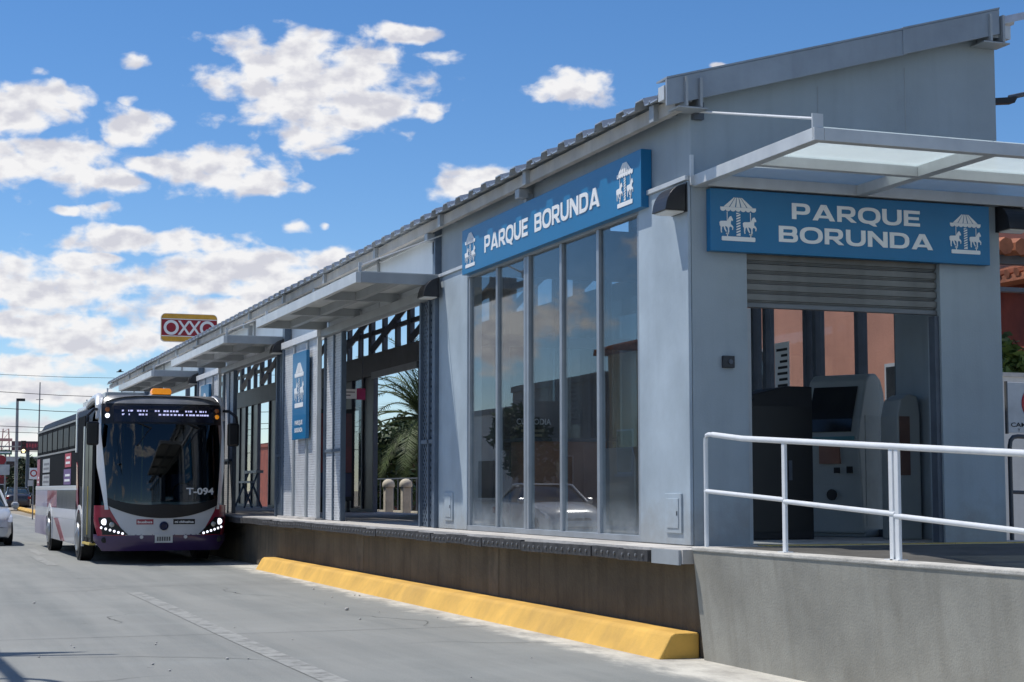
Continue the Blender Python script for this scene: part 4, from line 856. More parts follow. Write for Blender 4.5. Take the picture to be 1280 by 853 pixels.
# side facing the street
sx = -1.292
band = box(sx - 0.004, sx + 0.015, 1.95, 12.2, 1.50, 2.92).obj('window_band', mat('bus_side_black', (0.010, 0.010, 0.012), 0.6, 0, 0.15, 3, spec=0.03), BUS, bevel=0.004)
for k in range(7):
    a = 3.55 + k*1.2
    f = box(sx - 0.016, sx - 0.005, a, a + 1.08, 2.32, 2.82).obj('window', MATS['bus_side_black'], BUS)
    box(sx - 0.022, sx - 0.017, a + 0.05, a + 1.03, 2.36, 2.78).obj('pane', mat('side_pane', (0.025, 0.028, 0.033), 0.4, 0, 0.1, 2, spec=0.06), f)
box(sx - 0.02, sx - 0.004, 3.4, 12.2, 2.255, 2.295).obj('window_rail', mat('rail_grey', (0.22, 0.22, 0.23), 0.4), BUS)
box(sx - 0.02, sx - 0.004, 3.4, 12.2, 2.86, 2.90).obj('window_rail', mat('rail_grey', (0.2, 0.2, 0.2), 0.4), BUS)
box(sx - 0.03, sx + 0.01, 3.18, 3.36, 2.2, 3.02).obj('white_pillar', BUSW, BUS, bevel=0.01)
box(sx - 0.018, sx + 0.01, 3.1, 12.35, 1.42, 1.52).obj('waist_strip', BUSW, BUS, bevel=0.01)
for a, b, z0, z1, m in ((9.3, 12.35, 1.02, 1.418, BUSL), (7.1, 9.29, 1.02, 1.418, BUSRED), (3.25, 7.09, 1.02, 1.418, BUSK), (9.3, 12.35, 0.80, 1.018, BUSW), (3.25, 9.29, 0.80, 1.018, BUSW), (9.45, 12.35, 0.34, 0.798, BUSL), (3.35, 7.85, 0.30, 0.798, BUSW)):
    box(sx - 0.012, sx + 0.012, a, b, z0, z1).obj('side_panel', m, BUS, bevel=0.004)
MB().prism([(5.2, 0.31), (6.0, 0.31), (7.6, 0.79), (6.7, 0.79)], 'x', sx - 0.018, sx - 0.013).obj('red_flash', BUSRED, BUS)
MB().prism([(3.02, 1.9), (3.2, 2.0), (3.15, 1.2), (2.7, 0.95)], 'x', sx - 0.018, sx - 0.005).obj('red_flash', BUSRED, BUS)
for a, b, z0, z1, m in ((8.9, 10.6, 1.85, 2.18, 'notice_grey'), (8.9, 10.6, 1.53, 1.80, 'notice_grey'), (4.3, 5.5, 1.92, 2.22, 'notice_red'), (4.3, 5.7, 1.54, 1.88, 'notice_purple'), (11.4, 12.1, 1.53, 2.2, 'notice_pink')):
    c = {'notice_grey': (0.42, 0.44, 0.45), 'notice_red': (0.45, 0.05, 0.08), 'notice_purple': (0.13, 0.07, 0.22), 'notice_pink': (0.35, 0.10, 0.14)}[m]
    nb = box(sx - 0.012, sx - 0.006, a, b, z0, z1).obj('window_notice', mat(m, c, 0.5), BUS)
    for q in range(2): box(sx - 0.016, sx - 0.013, a + 0.15, b - 0.2 - 0.1*q, z0 + 0.07 + 0.11*q, z0 + 0.12 + 0.11*q).obj('print_line', mat('notice_ink', (0.16, 0.16, 0.18), 0.5) if m == 'notice_grey' else WHITE, nb)
for y in (2.62, 8.62):
    for s in (-1, 1):
        pts = [(y + 0.62*math.cos(R(a)), 0.5 + 0.62*math.sin(R(a))) for a in range(0, 181, 15)]; inn = [(y + 0.53*math.cos(R(a)), 0.5 + 0.53*math.sin(R(a))) for a in range(180, -1, -15)]
        MB().prism([(y + 0.62, 0.3)] + pts + [(y - 0.62, 0.3), (y - 0.53, 0.3)] + inn + [(y + 0.53, 0.3)], 'x', s*1.29 - 0.02, s*1.29 + 0.025).obj('wheel_arch', BUSR, BUS)
        MB().lathe([(0.54, 0), (0.54, 0.02)], (s*1.29 - 0.005, y, 0.5), 'x', 24).obj('wheel_well', BLACK, BUS)
        w = MB().lathe([(0.30, -0.15), (0.44, -0.15), (0.48, -0.11), (0.48, 0.11), (0.44, 0.15), (0.30, 0.15)], (s*1.17, y, 0.48), 'x', 28).obj('wheel', TYRE, BUS, smooth=True)
        MB().lathe([(0.29, 0.0), (0.28, 0.03*s), (0.20, 0.01*s), (0.10, 0.05*s), (0.05, 0.07*s)], (s*1.315, y, 0.48), 'x', 24).obj('rim', RIM, w, smooth=True)
# front door on the street side, folded glass leaves with a yellow step
dr = box(sx + 0.02, sx + 0.05, 0.62, 1.90, 0.40, 2.72).obj('door', BLACK, BUS)
for a in (0.66, 1.30):
    box(sx - 0.004, sx + 0.018, a, a + 0.05, 0.42, 2.7).obj('leaf_frame', BUSK, dr); box(sx - 0.002, sx + 0.016, a + 0.06, a + 0.56, 0.5, 2.66).obj('leaf_glass', mat('door_glass', (0.02, 0.028, 0.028), 0.3, spec=0.08), dr)
box(sx - 0.03, sx + 0.10, 0.68, 1.84, 0.36, 0.40).obj('step', mat('step_yellow', (0.6, 0.45, 0.12), 0.6), dr)
MB().tube([(sx + 0.0, 1.25, 0.55), (sx, 1.25, 1.5)], 0.018, 6).obj('grab_rail', mat('step_yellow', (0.6, 0.45, 0.12), 0.6), dr)
box(sx - 0.016, sx + 0.01, 1.93, 2.05, 0.35, 2.7).obj('door_post', BUSW, BUS)
# mirrors
for s in (-1, 1):
    mr = MB().tube([(1.12*s, 0.75, 3.0), (1.32*s, 0.45, 2.98), (1.44*s, 0.30, 2.86), (1.45*s, 0.28, 2.72)], 0.03, 8).obj('mirror_arm', BUSK, BUS, smooth=True)
    box(1.36*s - 0.10, 1.36*s + 0.13, 0.22, 0.34, 2.28, 2.74).obj('mirror', BUSK, mr, bevel=0.04)
bc = box(-0.14, 0.20, 0.75, 0.95, 3.27, 3.31).obj('beacon_base', BLACK, BUS)
MB().prism([(-0.15, 3.31), (-0.17, 3.36), (-0.14, 3.43), (0.20, 3.43), (0.23, 3.36), (0.21, 3.31)], 'y', 0.74, 0.96).obj('beacon', AMBER, bc, bevel=0.015)
for s in (-0.5, 0.45):
    wp = MB().tube([(s, yF(s, 2.72) - 0.03, 2.72), (s + 0.25, yF(s + 0.25, 2.55) - 0.04, 2.62)], 0.012, 6).obj('wiper_arm', BUSK, BUS)
    MB().tube([(s + 0.25, yF(s+.25, 2.62) - 0.035, 2.64), (s - 0.02, yF(s, 2.3) - 0.035, 2.28)], 0.01, 6).obj('blade', BUSK, wp)
# inside the bus: dashboard, steering wheel, seats
INT = mat('bus_interior', (0.05, 0.06, 0.065), 0.7)
dsh = MB().prism([(0.42, 0.5), (0.42, 1.10), (0.70, 1.22), (0.95, 1.15), (1.0, 0.5)], 'x', -1.1, 1.1).obj('dashboard', mat('dash_teal', (0.06, 0.12, 0.12), 0.5), BUS, bevel=0.03)
MB().tube([(0.55 + 0.23*math.cos(R(a)), 0.98 + 0.10*math.sin(R(a)), 1.36 + 0.2*math.sin(R(a))) for a in range(0, 361, 24)], 0.018, 8).obj('steering_wheel', BUSK, dsh)
box(-1.2, 1.2, 0.5, 12.2, 0.38, 0.42).obj('floor', INT, BUS)
for k in range(5):
    for xx in (-0.85, 0.55) if k else (0.42,):
        st = box(xx, xx + 0.45, 1.7 + 1.4*k, 1.85 + 1.4*k, 0.9, 1.75).obj('seat', mat('seat_blue', (0.05, 0.07, 0.14), 0.8), BUS, bevel=0.04); box(xx, xx + 0.45, 1.3 + 1.4*k, 1.7 + 1.4*k, 0.75, 0.9).obj('cushion', mat('seat_blue', (0.05, 0.07, 0.14), 0.8), st, bevel=0.03)
for yy in (1.6, 3.0, 4.4): MB().tube([(-0.2, yy, 0.42), (-0.2, yy, 3.0)], 0.018, 8).obj('grab_pole', mat('step_yellow', (0.6, 0.45, 0.12), 0.6), BUS)

# ------------------------------------------------------------------ cars
def car(label, loc, rz, col, name='car', suv=0.0, group=None, glow=False):
    t = thing(name, label, 'car', loc, group, rz)
    pm = mat('car_paint_' + '_'.join('%d' % (c*100) for c in col), col, 0.28, 0.25, 0.02, 2, coat=0.6)
    CG = mat('car_glass', (0.02, 0.03, 0.035), 0.06, 0, 0.1, 2)
    k = 1 + suv
    #       y,    half width, sill z, belt/hood z
    sec = [(-2.20, 0.62, 0.36, 0.55), (-2.16, 0.76, 0.24, 0.68), (-2.0, 0.86, 0.20, 0.80), (-1.4, 0.90, 0.20, 0.93), (-0.85, 0.91, 0.20, 1.0), (0.2, 0.91, 0.20, 1.01), (1.3, 0.91, 0.20, 1.03), (1.9, 0.87, 0.24, 1.02), (2.12, 0.78, 0.32, 0.9), (2.18, 0.68, 0.42, 0.7)]
    m = MB(); rings = []
    for y, w, z0, z1 in sec:
        z1 *= k; zm = z0 + (z1 - z0)*0.55
        h = [(w*0.92, z0), (w, z0 + 0.12), (w, zm), (w*0.97, z1 - 0.07), (w*0.88, z1 - 0.01), (w*0.4, z1 + 0.02)]
        rings.append([(-x, y, z) for x, z in h] + [(x, y, z) for x, z in reversed(h)])
    n = 12
    m.add([p for r in rings for p in r], [(i*n+j, i*n+(j+1) % n, (i+1)*n+(j+1) % n, (i+1)*n+j) for i in range(len(sec)-1) for j in range(n)] + [tuple(range(n)), tuple(range((len(sec)-1)*n, len(sec)*n))])
    m.obj('body', pm, t, smooth=True)
    cab = [(-0.95, 0.78, 0.0), (-0.15, 0.64, 0.42), (0.4, 0.62, 0.46), (1.0, 0.63, 0.44), (1.75, 0.76, 0.0)]
    c = MB(); rs = []
    for y, w, h in cab:
        zb_ = 0.985*k; rs.append([(-0.83, y, zb_), (-w, y, zb_ + max(h - 0.05, 0.005)*k), (-w*0.8, y, zb_ + (h + 0.01)*k), (w*0.8, y, zb_ + (h + 0.01)*k), (w, y, zb_ + max(h - 0.05, 0.005)*k), (0.83, y, zb_)])
    c.add([p for r in rs for p in r], [(i*6+j, i*6+j+1, (i+1)*6+j+1, (i+1)*6+j) for i in range(4) for j in range(5)])
    c.obj('glasshouse', CG, t, smooth=True)
    rf = MB(); zt = lambda h: 0.985*k + (h + 0.022)*k
    rf.add([(x, y, zt(h) - (0.012 if abs(x) > 0.45 else 0)) for y, w, h in cab[1:4] for x in (-w*0.97, -w*0.6, 0, w*0.6, w*0.97)], [(i*5+j, i*5+j+1, (i+1)*5+j+1, (i+1)*5+j) for i in range(2) for j in range(4)])
    rf.obj('roof', pm, t, smooth=True)
    for s in (-1, 1):
        MB().tube([(s*0.80, -0.98, 0.99*k), (s*0.655, -0.15, zt(0.40)), (s*0.64, 0.4, zt(0.44)), (s*0.65, 1.0, zt(0.42)), (s*0.79, 1.76, 1.0*k)], 0.035, 6).obj('pillar', pm, t, smooth=True)
        mi = MB().lathe([(0.03, -0.1), (0.09, -0.05), (0.085, 0.06), (0.04, 0.1)], (s*1.02, -0.62, 1.03*k), 'x', 10).obj('mirror', pm, t, smooth=True)
        MB().prism([(-2.15, 0.60*k), (-2.02, 0.74*k), (-1.75, 0.80*k), (-1.9, 0.66*k)], 'x', s*0.62 if s > 0 else -0.885, s*0.885 if s > 0 else -0.62).obj('headlight', mat('car_lamp', (0.6, 0.62, 0.65), 0.1, 0.3), t, bevel=0.02)
        box(s*0.75 - 0.11, s*0.75 + 0.11, 2.05, 2.17, 0.70*k, 0.86*k).obj('tail_light', mat('tail_red', (0.3, 0.01, 0.012), 0.2), t, bevel=0.02)
        for y in (-1.38, 1.32):
            MB().lathe([(0.36, 0), (0.36, 0.015)], (s*0.905 - 0.007, y, 0.34), 'x', 20).obj('wheel_well', BLACK, t)
            w = MB().lathe([(0.2, -0.1), (0.30, -0.1), (0.325, -0.07), (0.325, 0.07), (0.30, 0.1), (0.2, 0.1)], (s*0.82, y, 0.325), 'x', 22).obj('wheel', TYRE, t, smooth=True)
            MB().lathe([(0.2, 0), (0.19, 0.02*s), (0.05, 0.03*s)], (s*0.915, y, 0.325), 'x', 16).obj('rim', RIM, w, smooth=True)
    box(-0.52, 0.52, -2.215, -2.10, 0.30, 0.46).obj('lower_grille', BLACK, t, bevel=0.02); box(-0.4, 0.4, -2.205, -2.12, 0.55*k, 0.62*k).obj('grille', BLACK, t, bevel=0.02)
    box(-0.24, 0.24, -2.225, -2.216, 0.47, 0.56).obj('number_plate', WHITE, t)
    return t
car('silver hatchback coming along the road beside the bus', (1.80, 47.2, 0), R(0), (0.55, 0.57, 0.58), glow=False)
car('dark parked car beyond the yellow kerbed median in the distance', (7.75, 126.5, 0), R(180), (0.03, 0.03, 0.04), suv=0.12)
car('white car waiting across the road, mirrored in the hall glazing', (-3.4, 43.6, 0), R(0), (0.72, 0.73, 0.74), suv=0.10)

# ------------------------------------------------------------------ vegetation
def leaf_mat(name, c):
    M = mat(name, c, 0.6, 0, 0.35, 2.5, spec=0.3)
    b = M.node_tree.nodes['Principled BSDF']; b.inputs['Subsurface Weight'].default_value = 0.0
    return M
def tree(name, label, loc, h, cr, nleaf, col, cat='tree', group=None, squash=0.8, leaf=0.16, trunk=0.16, low=0.35, seed=1):
    rd = random.Random(seed); t = thing(name, label, cat, loc, group)
    tk = MB(); tk.tube([(0, 0, -0.05), (0.08*cr, 0, h*0.25), (0, 0.06*cr, h*0.55), (0.02, 0, h*0.8)], [trunk, trunk*0.75, trunk*0.5, trunk*0.15], 8)
    clumps = []
    for i in range(18):
        a = rd.uniform(0, 6.28); r = cr*math.sqrt(rd.random())*0.85; z = h*(low + (1 - low)*rd.uniform(0.1, 0.92)); f = 1 - abs(z/h - 0.62)*0.9
        c = Vector((r*f*math.cos(a), r*f*math.sin(a), z)); clumps.append((c, cr*rd.uniform(0.25, 0.45)))
        tk.tube([(0, 0, h*0.4), ((c.x)*0.5, (c.y)*0.5, (h*0.4 + c.z)/2), tuple(c)], [trunk*0.4, trunk*0.25, trunk*0.06], 5)
    tk.obj('trunk', mat('bark', (0.10, 0.075, 0.05), 0.9, 0, 0.2, 6, 0.4, 20), t, smooth=True)
    lf = MB()
    for i in range(nleaf):
        c, r = rd.choice(clumps); d = Vector((rd.gauss(0, 1), rd.gauss(0, 1), rd.gauss(0, 1)*squash)).normalized()*r*rd.uniform(0.35, 1.1)
        p = c + d; u = Vector((rd.gauss(0, 1), rd.gauss(0, 1), rd.gauss(0, 0.6))).normalized(); w = u.cross(Vector((rd.gauss(0, 1), rd.gauss(0, 1), rd.gauss(0, 1)))).normalized()
        s = leaf*rd.uniform(0.6, 1.3); lf.add([p - u*s, p + w*s*0.45, p + u*s, p - w*s*0.45], [(0, 1, 2, 3)])
    lf.obj('crown', leaf_mat('leaf_%d_%d' % (col[0]*1000, col[1]*1000), col), t, recalc=False)
    return t
def palm(label, loc, h, L, nf, seed):
    rd = random.Random(seed); t = thing('palm_tree', label, 'palm tree', loc)
    pts = [(0.1*math.sin(z), 0, z) for z in [h*k/14 for k in range(15)]]
    MB().tube(pts, [0.24 if k % 2 else 0.20 for k in range(15)], 10).obj('trunk', mat('palm_bark', (0.13, 0.10, 0.07), 0.95, 0, 0.25, 5, 0.5, 15), t, smooth=False)
    for i in range(nf):
        m = MB(); az = 2.4*i + rd.uniform(-.2, .2); el = R(rd.uniform(-35, 78)); ln = L*rd.uniform(0.8, 1.1)
        pts = []; d = Vector((math.cos(az)*math.cos(el), math.sin(az)*math.cos(el), math.sin(el))); p = Vector((0, 0, h)); n = 12
        for k in range(n+1):
            pts.append(p.copy()); p = p + d*ln/n; d = (d + Vector((0, 0, -0.085 - 0.02*k*0.6))).normalized()
        m.tube(pts, [0.035*(1 - k/n*0.8) for k in range(n+1)], 4)
        for k in range(1, n+1):
            for q in (0.0, 0.33, 0.66):
                a = pts[k-1].lerp(pts[k], q); tdir = (pts[k] - pts[k-1]).normalized(); side = tdir.cross(Vector((0, 0, 1)))
                if side.length < 0.1: side = Vector((1, 0, 0))
                side.normalize(); ll = 0.62*math.sin(math.pi*min(0.97, (k + q)/(n + 1)*0.9 + 0.1))**0.6
                for s in (-1, 1):
                    e = a + (side*s*0.75 + tdir*0.75 + Vector((0, 0, 0.18 - 0.35*rd.random()))).normalized()*ll; w = tdir*0.028
                    m.add([a - w, a + w, e], [(0, 1, 2)])
        m.obj('frond', leaf_mat('palm_leaf', (0.075, 0.105, 0.035)), t, recalc=False)
    return t
palm('feathery palm tree seen through the open station doorway', (15.7, 51.6, -0.02), 3.7, 3.2, 44, 4)
tree('broadleaf_tree', 'low dark shrub tree behind the cream posts in the yard', (15.6, 58.0, -0.02), 3.4, 1.8, 2600, (0.045, 0.07, 0.025), seed=13, leaf=0.18, low=0.15)
tree('broadleaf_tree', 'dark leafy tree behind the palm, seen through the station doorway', (19.5, 66, -0.02), 4.0, 2.6, 3000, (0.05, 0.075, 0.025), seed=3, leaf=0.22)
tree('broadleaf_tree', 'green tree over the white yard wall by the prohibition sign', (16.9, 23.2, -0.02), 3.85, 1.2, 3200, (0.10, 0.15, 0.035), seed=5, leaf=0.11, low=0.5)

# ------------------------------------------------------------------ yard behind the station
yd = struct(box(10.5, 40, 5, 130, -0.06, 0.06).obj('yard', mat('yard_paving', (0.38, 0.36, 0.33), 0.9, 0, 0.12, 1.0, 0.3, 25)))
CREAM = mat('cream_stone', (0.55, 0.50, 0.40), 0.85, 0, 0.1, 3, 0.4, 25)
for i in range(5):
    t = thing('gate_post', ['cream domed stone post nearest the doorway post', 'cream domed stone post, second in the yard row', 'cream domed stone post, third in the yard row', 'cream domed stone post, fourth in the yard row', 'cream domed stone post at the far end of the yard row'][i], 'post', (12.9, (44.2, 45.95, 48.6, 50.4, 52.2)[i], 0.055), 'cream posts of the yard fence')
    box(-0.16, 0.16, -0.16, 0.16, 0, 0.2).obj('base', CREAM, t, bevel=0.02); box(-0.12, 0.12, -0.12, 0.12, 0.2, 1.45).obj('shaft', CREAM, t, bevel=0.03)
    MB().lathe([(0.17, 1.45), (0.18, 1.50), (0.17, 1.57), (0.13, 1.63), (0.07, 1.67), (0.01, 1.68)], (0, 0, 0), 'z', 16).obj('cap', CREAM, t, smooth=True)
fw = thing('garden_wall', 'low cream garden wall with a dark railing beyond the yard posts', 'wall', (14.2, 48, 0.055))
box(-0.1, 0.1, -7, 12, 0, 0.75).obj('wall', CREAM, fw)
for k in range(38): box(-0.015, 0.015, -7 + k*0.5, -6.97 + k*0.5, 0.752, 1.7).obj('bar', DARKST, fw)
box(-0.02, 0.02, -7, 12, 1.7, 1.74).obj('rail', DARKST, fw)

def building(name, label, x0, x1, y0, y1, h, wallm, windows=(), roofm=None, parapet=0.25, pitched=None, group=None, cat='house'):
    """windows: (face, a0, a1, z0, z1, material name)"""
    t = thing(name, label, cat, ((x0+x1)/2, (y0+y1)/2, 0.0), group)
    part(box(x0, x1, y0, y1, -0.02, h), 'wall', wallm, t)
    if pitched:
        e = 0.45; mid = (x0 + x1)/2; hh = pitched
        rf = part(MB().prism([(x0 - e, h), (mid, h + hh), (x1 + e, h), (x1 + e, h - 0.12), (x0 - e, h - 0.12)], 'y', y0 - e, y1 + e), 'roof', roofm, t)
        n = int((y1 - y0 + 2*e) / 0.28)
        for k in range(n):      # rows of half round tiles
            yy = y0 - e + 0.14 + k*0.28
            part(MB().tube([(x0 - e - 0.03, yy, h + 0.02), (mid, yy, h + hh + 0.02)], 0.085, 6), 'tile_row', roofm, rf); part(MB().tube([(x1 + e + 0.03, yy, h + 0.02), (mid, yy, h + hh + 0.02)], 0.085, 6), 'tile_row', roofm, rf)
    else:
        part(box(x0 - 0.08, x1 + 0.08, y0 - 0.08, y1 + 0.08, h + 0.002, h + parapet), 'parapet', roofm or wallm, t)
    for f, a0, a1, z0, z1, m in windows:
        mm = MATS[m] if isinstance(m, str) else m
        if f == '-x': w = part(box(x0 - 0.05, x0 + 0.02, a0, a1, z0, z1), 'window', STEEL_L, t); part(box(x0 - 0.06, x0 - 0.051, a0 + 0.07, a1 - 0.07, z0 + 0.07, z1 - 0.07), 'pane', mm, w); part(box(x0 - 0.14, x0 - 0.05, a0 - 0.08, a1 + 0.08, z0 - 0.1, z0 - 0.005), 'sill', SLAB, w)
        if f == '+x': w = part(box(x1 - 0.02, x1 + 0.05, a0, a1, z0, z1), 'window', STEEL_L, t); part(box(x1 + 0.051, x1 + 0.06, a0 + 0.07, a1 - 0.07, z0 + 0.07, z1 - 0.07), 'pane', mm, w); part(box(x1 + 0.05, x1 + 0.14, a0 - 0.08, a1 + 0.08, z0 - 0.1, z0 - 0.005), 'sill', SLAB, w)
        if f == '-y': w = part(box(a0, a1, y0 - 0.05, y0 + 0.02, z0, z1), 'window', STEEL_L, t); part(box(a0 + 0.07, a1 - 0.07, y0 - 0.06, y0 - 0.051, z0 + 0.07, z1 - 0.07), 'pane', mm, w); part(box(a0 - 0.08, a1 + 0.08, y0 - 0.14, y0 - 0.05, z0 - 0.1, z0 - 0.005), 'sill', SLAB, w)
    return t
HG = mat('house_glass', (0.03, 0.035, 0.04), 0.08, 0, 0.1, 2)
SALMON = mat('salmon_render', (0.55, 0.27, 0.19), 0.9, 0, 0.08, 0.8, 0.3, 20, streak=0.2)
BEIGE = mat('beige_render', (0.55, 0.42, 0.24), 0.9, 0, 0.06, 0.8, 0.3, 20)
GREYR = mat('grey_render', (0.30, 0.29, 0.28), 0.9, 0, 0.08, 0.8, 0.3, 20)
WHITER = mat('white_render', (0.66, 0.65, 0.62), 0.9, 0, 0.06, 0.8, 0.3, 20, streak=0.2)
TILE = mat('clay_tile', (0.33, 0.12, 0.06), 0.85, 0, 0.2, 3, 0.3, 20)
RUST = mat('red_oxide', (0.24, 0.055, 0.03), 0.7, 0, 0.15, 2)
building('salmon_house', 'salmon rendered house beyond the yard, seen through the hall windows', 18.2, 26, 26.6, 37.5, 6.6, SALMON, [('-x', 27.4, 28.6, 2.7, 3.9, HG), ('-x', 30.0, 31.8, 1.9, 3.4, HG), ('-x', 33.2, 34.4, 2.7, 4.6, HG)])
building('red_house', 'dark red house far behind the platform openings', 22, 30, 98, 126, 4.2, RUST, [('-x', 103, 106, 1.4, 2.8, HG), ('-x', 112, 115, 1.4, 2.8, HG)])
# terracotta roofed house with a dark pergola, past the end of the front
th = building('pergola_house', 'red oxide house with clay tiled roof and dark pergola past the entrance front', 18.9, 25.5, 23.9, 25.9, 5.25, RUST, [('-x', 24.2, 25.0, 2.5, 4.2, HG), ('-y', 20.0, 21.0, 3.0, 4.2, HG)], TILE, pitched=1.0)
wl_ = thing('white_yard_wall', 'tall white painted yard wall behind the prohibition sign', 'wall', (15.6, 20.3, 0.05))
box(-0.98, 3.5, 0, 0.2, 0, 3.0).obj('wall', WHITER, wl_); box(-1.0, 3.55, -0.03, 0.23, 3.0, 3.06).obj('top_strip', SLAB, wl_)
pg = thing('pergola', 'dark timber pergola with loose roof sheets in front of the red house', 'pergola', (16.9, 22.6, 0.05))
for dx in (-0.9, 0.6, 2.1): box(dx - 0.06, dx + 0.06, -0.06, 0.06, 0, 5.0).obj('post', DARKST, pg)
box(-1.3, 2.6, -0.1, 0.06, 5.0, 5.14).obj('beam', DARKST, pg); box(-1.3, 2.6, -0.1, 0.06, 4.55, 4.62).obj('beam', DARKST, pg)
for k in range(12): MB().tube([(-1.2 + k*0.3, -0.5, 5.22), (-1.2 + k*0.3, 1.6, 5.42)], 0.14, 7).obj('clay_tile_row', TILE, pg)
# prohibition sign on a post and a second, dark handrail
ps = thing('prohibition_sign', 'white prohibition sign with a red ring on the white wall past the entrance', 'sign', (12.14, 16.1, 0.05))
box(-0.32, 0.38, -0.012, 0.012, 2.02, 2.60).obj('plate', mat('sign_plate', (0.60, 0.61, 0.61), 0.4), ps, bevel=0.006)
for a in (-0.335, 0.375): box(a, a + 0.02, -0.018, 0.018, 2.01, 2.61).obj('edge', mat('sign_edge', (0.10, 0.10, 0.10), 0.5), ps)
MB().lathe([(0.145, 0), (0.145, -0.006), (0.205, -0.006), (0.205, 0)], (0.08, -0.013, 2.36), 'y', 32).obj('ring', mat('sign_red', (0.45, 0.015, 0.02), 0.4), ps)
MB().lathe([(0.146, 0), (0.001, -0.0075)], (0.08, -0.0125, 2.36), 'y', 24).obj('ring_field', WHITE, ps)
text_obj('CAMIONES', FRONT(-0.28, -0.014, 2.09), 0.052, BLACK, ps, 'lettering', 0.50, 0.015); text_obj('Y', FRONT(-0.19, -0.014, 2.035), 0.042, BLACK, ps, 'lettering', None, 0.015)
box(0.02, 0.08, 0.012, 0.05, 0, 2.5).obj('post', STEEL, ps)
dh = thing('dark_handrail', 'dark grey tube handrail under the prohibition sign', 'handrail', (12.0, 15.9, 0.05))
DH = mat('dark_rail_paint', (0.06, 0.065, 0.075), 0.4, 0, 0.05, 4)
MB().tube([(-0.3, 0, 0), (-0.3, 0, 1.86), (-0.285, 0, 1.93), (-0.25, 0, 1.965), (-0.19, 0, 1.975), (1.8, 0, 1.9)], 0.026, 10).obj('hoop', DH, dh, smooth=True)
MB().tube([(-0.3, 0, 1.35), (1.8, 0, 1.28)], 0.022, 10).obj('middle_bar', DH, dh, smooth=True); MB().tube([(1.8, 0, 0), (1.8, 0, 1.9)], 0.026, 10).obj('post', DH, dh, smooth=True)
la = thing('street_lamp', 'dark street lamp arm reaching in past the canopy', 'street lamp', (14.2, 17.0, 0.05))
MB().tube([(0, 0, 0), (0, 0, 6.3)], [0.08, 0.05], 10).obj('pole', DARKST, la); MB().tube([(0, 0, 6.25), (-1.0, 0, 6.32), (-1.6, -0.05, 6.16)], 0.03, 8).obj('arm', DARKST, la); MB().prism([(-1.9, 6.05), (-1.55, 6.09), (-1.5, 6.17), (-1.88, 6.12)], 'y', -0.09, 0.03).obj('head', BLACK, la)

# houses across the road: they show in the hall glazing
building('tiled_house', 'yellow beige house with clay tiled roof across the road, mirrored in the glazing', -20, -11.0, 48.6, 57.0, 6.5, BEIGE, [('+x', 52.0, 53.6, 1.6, 4.6, HG), ('+x', 54.8, 56.2, 2.0, 3.6, HG)], TILE, pitched=1.3)
building('grey_shop', 'grey flat roofed shop across the road, mirrored in the glazing', -20, -11.2, 57.9, 68, 5.6, GREYR, [('+x', 61, 63, 1.0, 2.8, HG), ('+x', 64.3, 67, 1.0, 2.8, HG)], GREYR)
building('white_shop', 'white flat roofed shop across the road, mirrored in the glazing', -20, -11.4, 68.6, 80, 4.8, WHITER, [('+x', 70, 73, 1.0, 2.8, HG), ('+x', 75, 78, 1.0, 2.8, HG)], GREYR)
building('brown_house', 'low brown house across the road nearer the camera', -20, -11.2, 34, 47.6, 4.4, GREYR, [('+x', 37, 39, 1.0, 2.8, HG), ('+x', 43, 46, 1.0, 2.8, HG)], TILE)
tree('broadleaf_tree', 'round street tree across the road, mirrored in the glazing', (-9.6, 62.5, 0.13), 4.6, 1.6, 1600, (0.05, 0.08, 0.03), seed=9, leaf=0.2)
# lamp column out of the picture whose shadow falls across the lane
lc = thing('lamp_column', 'tall grey lamp column across the lane, only its shadow in view', 'street lamp', (-4.6, 17.45, 0))
MB().tube([(0, 0, 0), (0, 0, 6.3)], [0.11, 0.07], 10).obj('pole', STEEL, lc)
MB().tube([(0, 0, 6.2), (3.0, -0.1, 6.15), (3.95, -0.28, 6.1)], [0.07, 0.05, 0.03], 8).obj('arm', STEEL, lc)
MB().prism([(2.0, -0.24), (3.75, 0.02), (2.6, 0.30), (2.0, 0.30)], 'z', 5.95, 6.1).obj('head', BLACK, lc)
MB().tube([(2.9 + 0.45*math.cos(R(a)), -2.5 + 0.55*math.sin(R(a)), 6.0) for a in range(0, 361, 20)], 0.045, 6).obj('cable_loop', BLACK, lc)
MB().tube([(2.9, 6, 6.3), (2.95, -0.2, 6.05), (3.05, -2.0, 6.0), (2.9, -5, 6.2)], 0.07, 6).obj('cable', BLACK, lc)

# ------------------------------------------------------------------ far end of the road
ox = thing('pole_sign', 'red and yellow convenience store sign on a pole above the station roof', 'sign', (14.15, 90, 0))
def rrect(x0, x1, z0, z1, r, n=6):
    out = []
    for cx, cz, a0 in ((x1-r, z1-r, 0), (x0+r, z1-r, 90), (x0+r, z0+r, 180), (x1-r, z0+r, 270)):
        out += [(cx + r*math.cos(R(a0 + 90*k/n)), cz + r*math.sin(R(a0 + 90*k/n))) for k in range(n+1)]
    return out
MB().prism(rrect(-1.47, 1.47, 9.32, 10.78, 0.22), 'y', -0.14, 0.14).obj('cabinet', mat('store_yellow', (0.62, 0.33, 0.03), 0.4), ox)
MB().prism(rrect(-1.50, 1.50, 9.29, 10.81, 0.24), 'y', -0.10, 0.10).obj('rim', WHITE, ox)
box(-1.46, 1.46, -0.156, -0.141, 9.62, 10.48).obj('red_field', mat('store_red', (0.30, 0.005, 0.02), 0.4), ox)
for z in (9.575, 10.485): box(-1.46, 1.46, -0.152, -0.141, z, z + 0.045).obj('white_band', WHITE, ox)
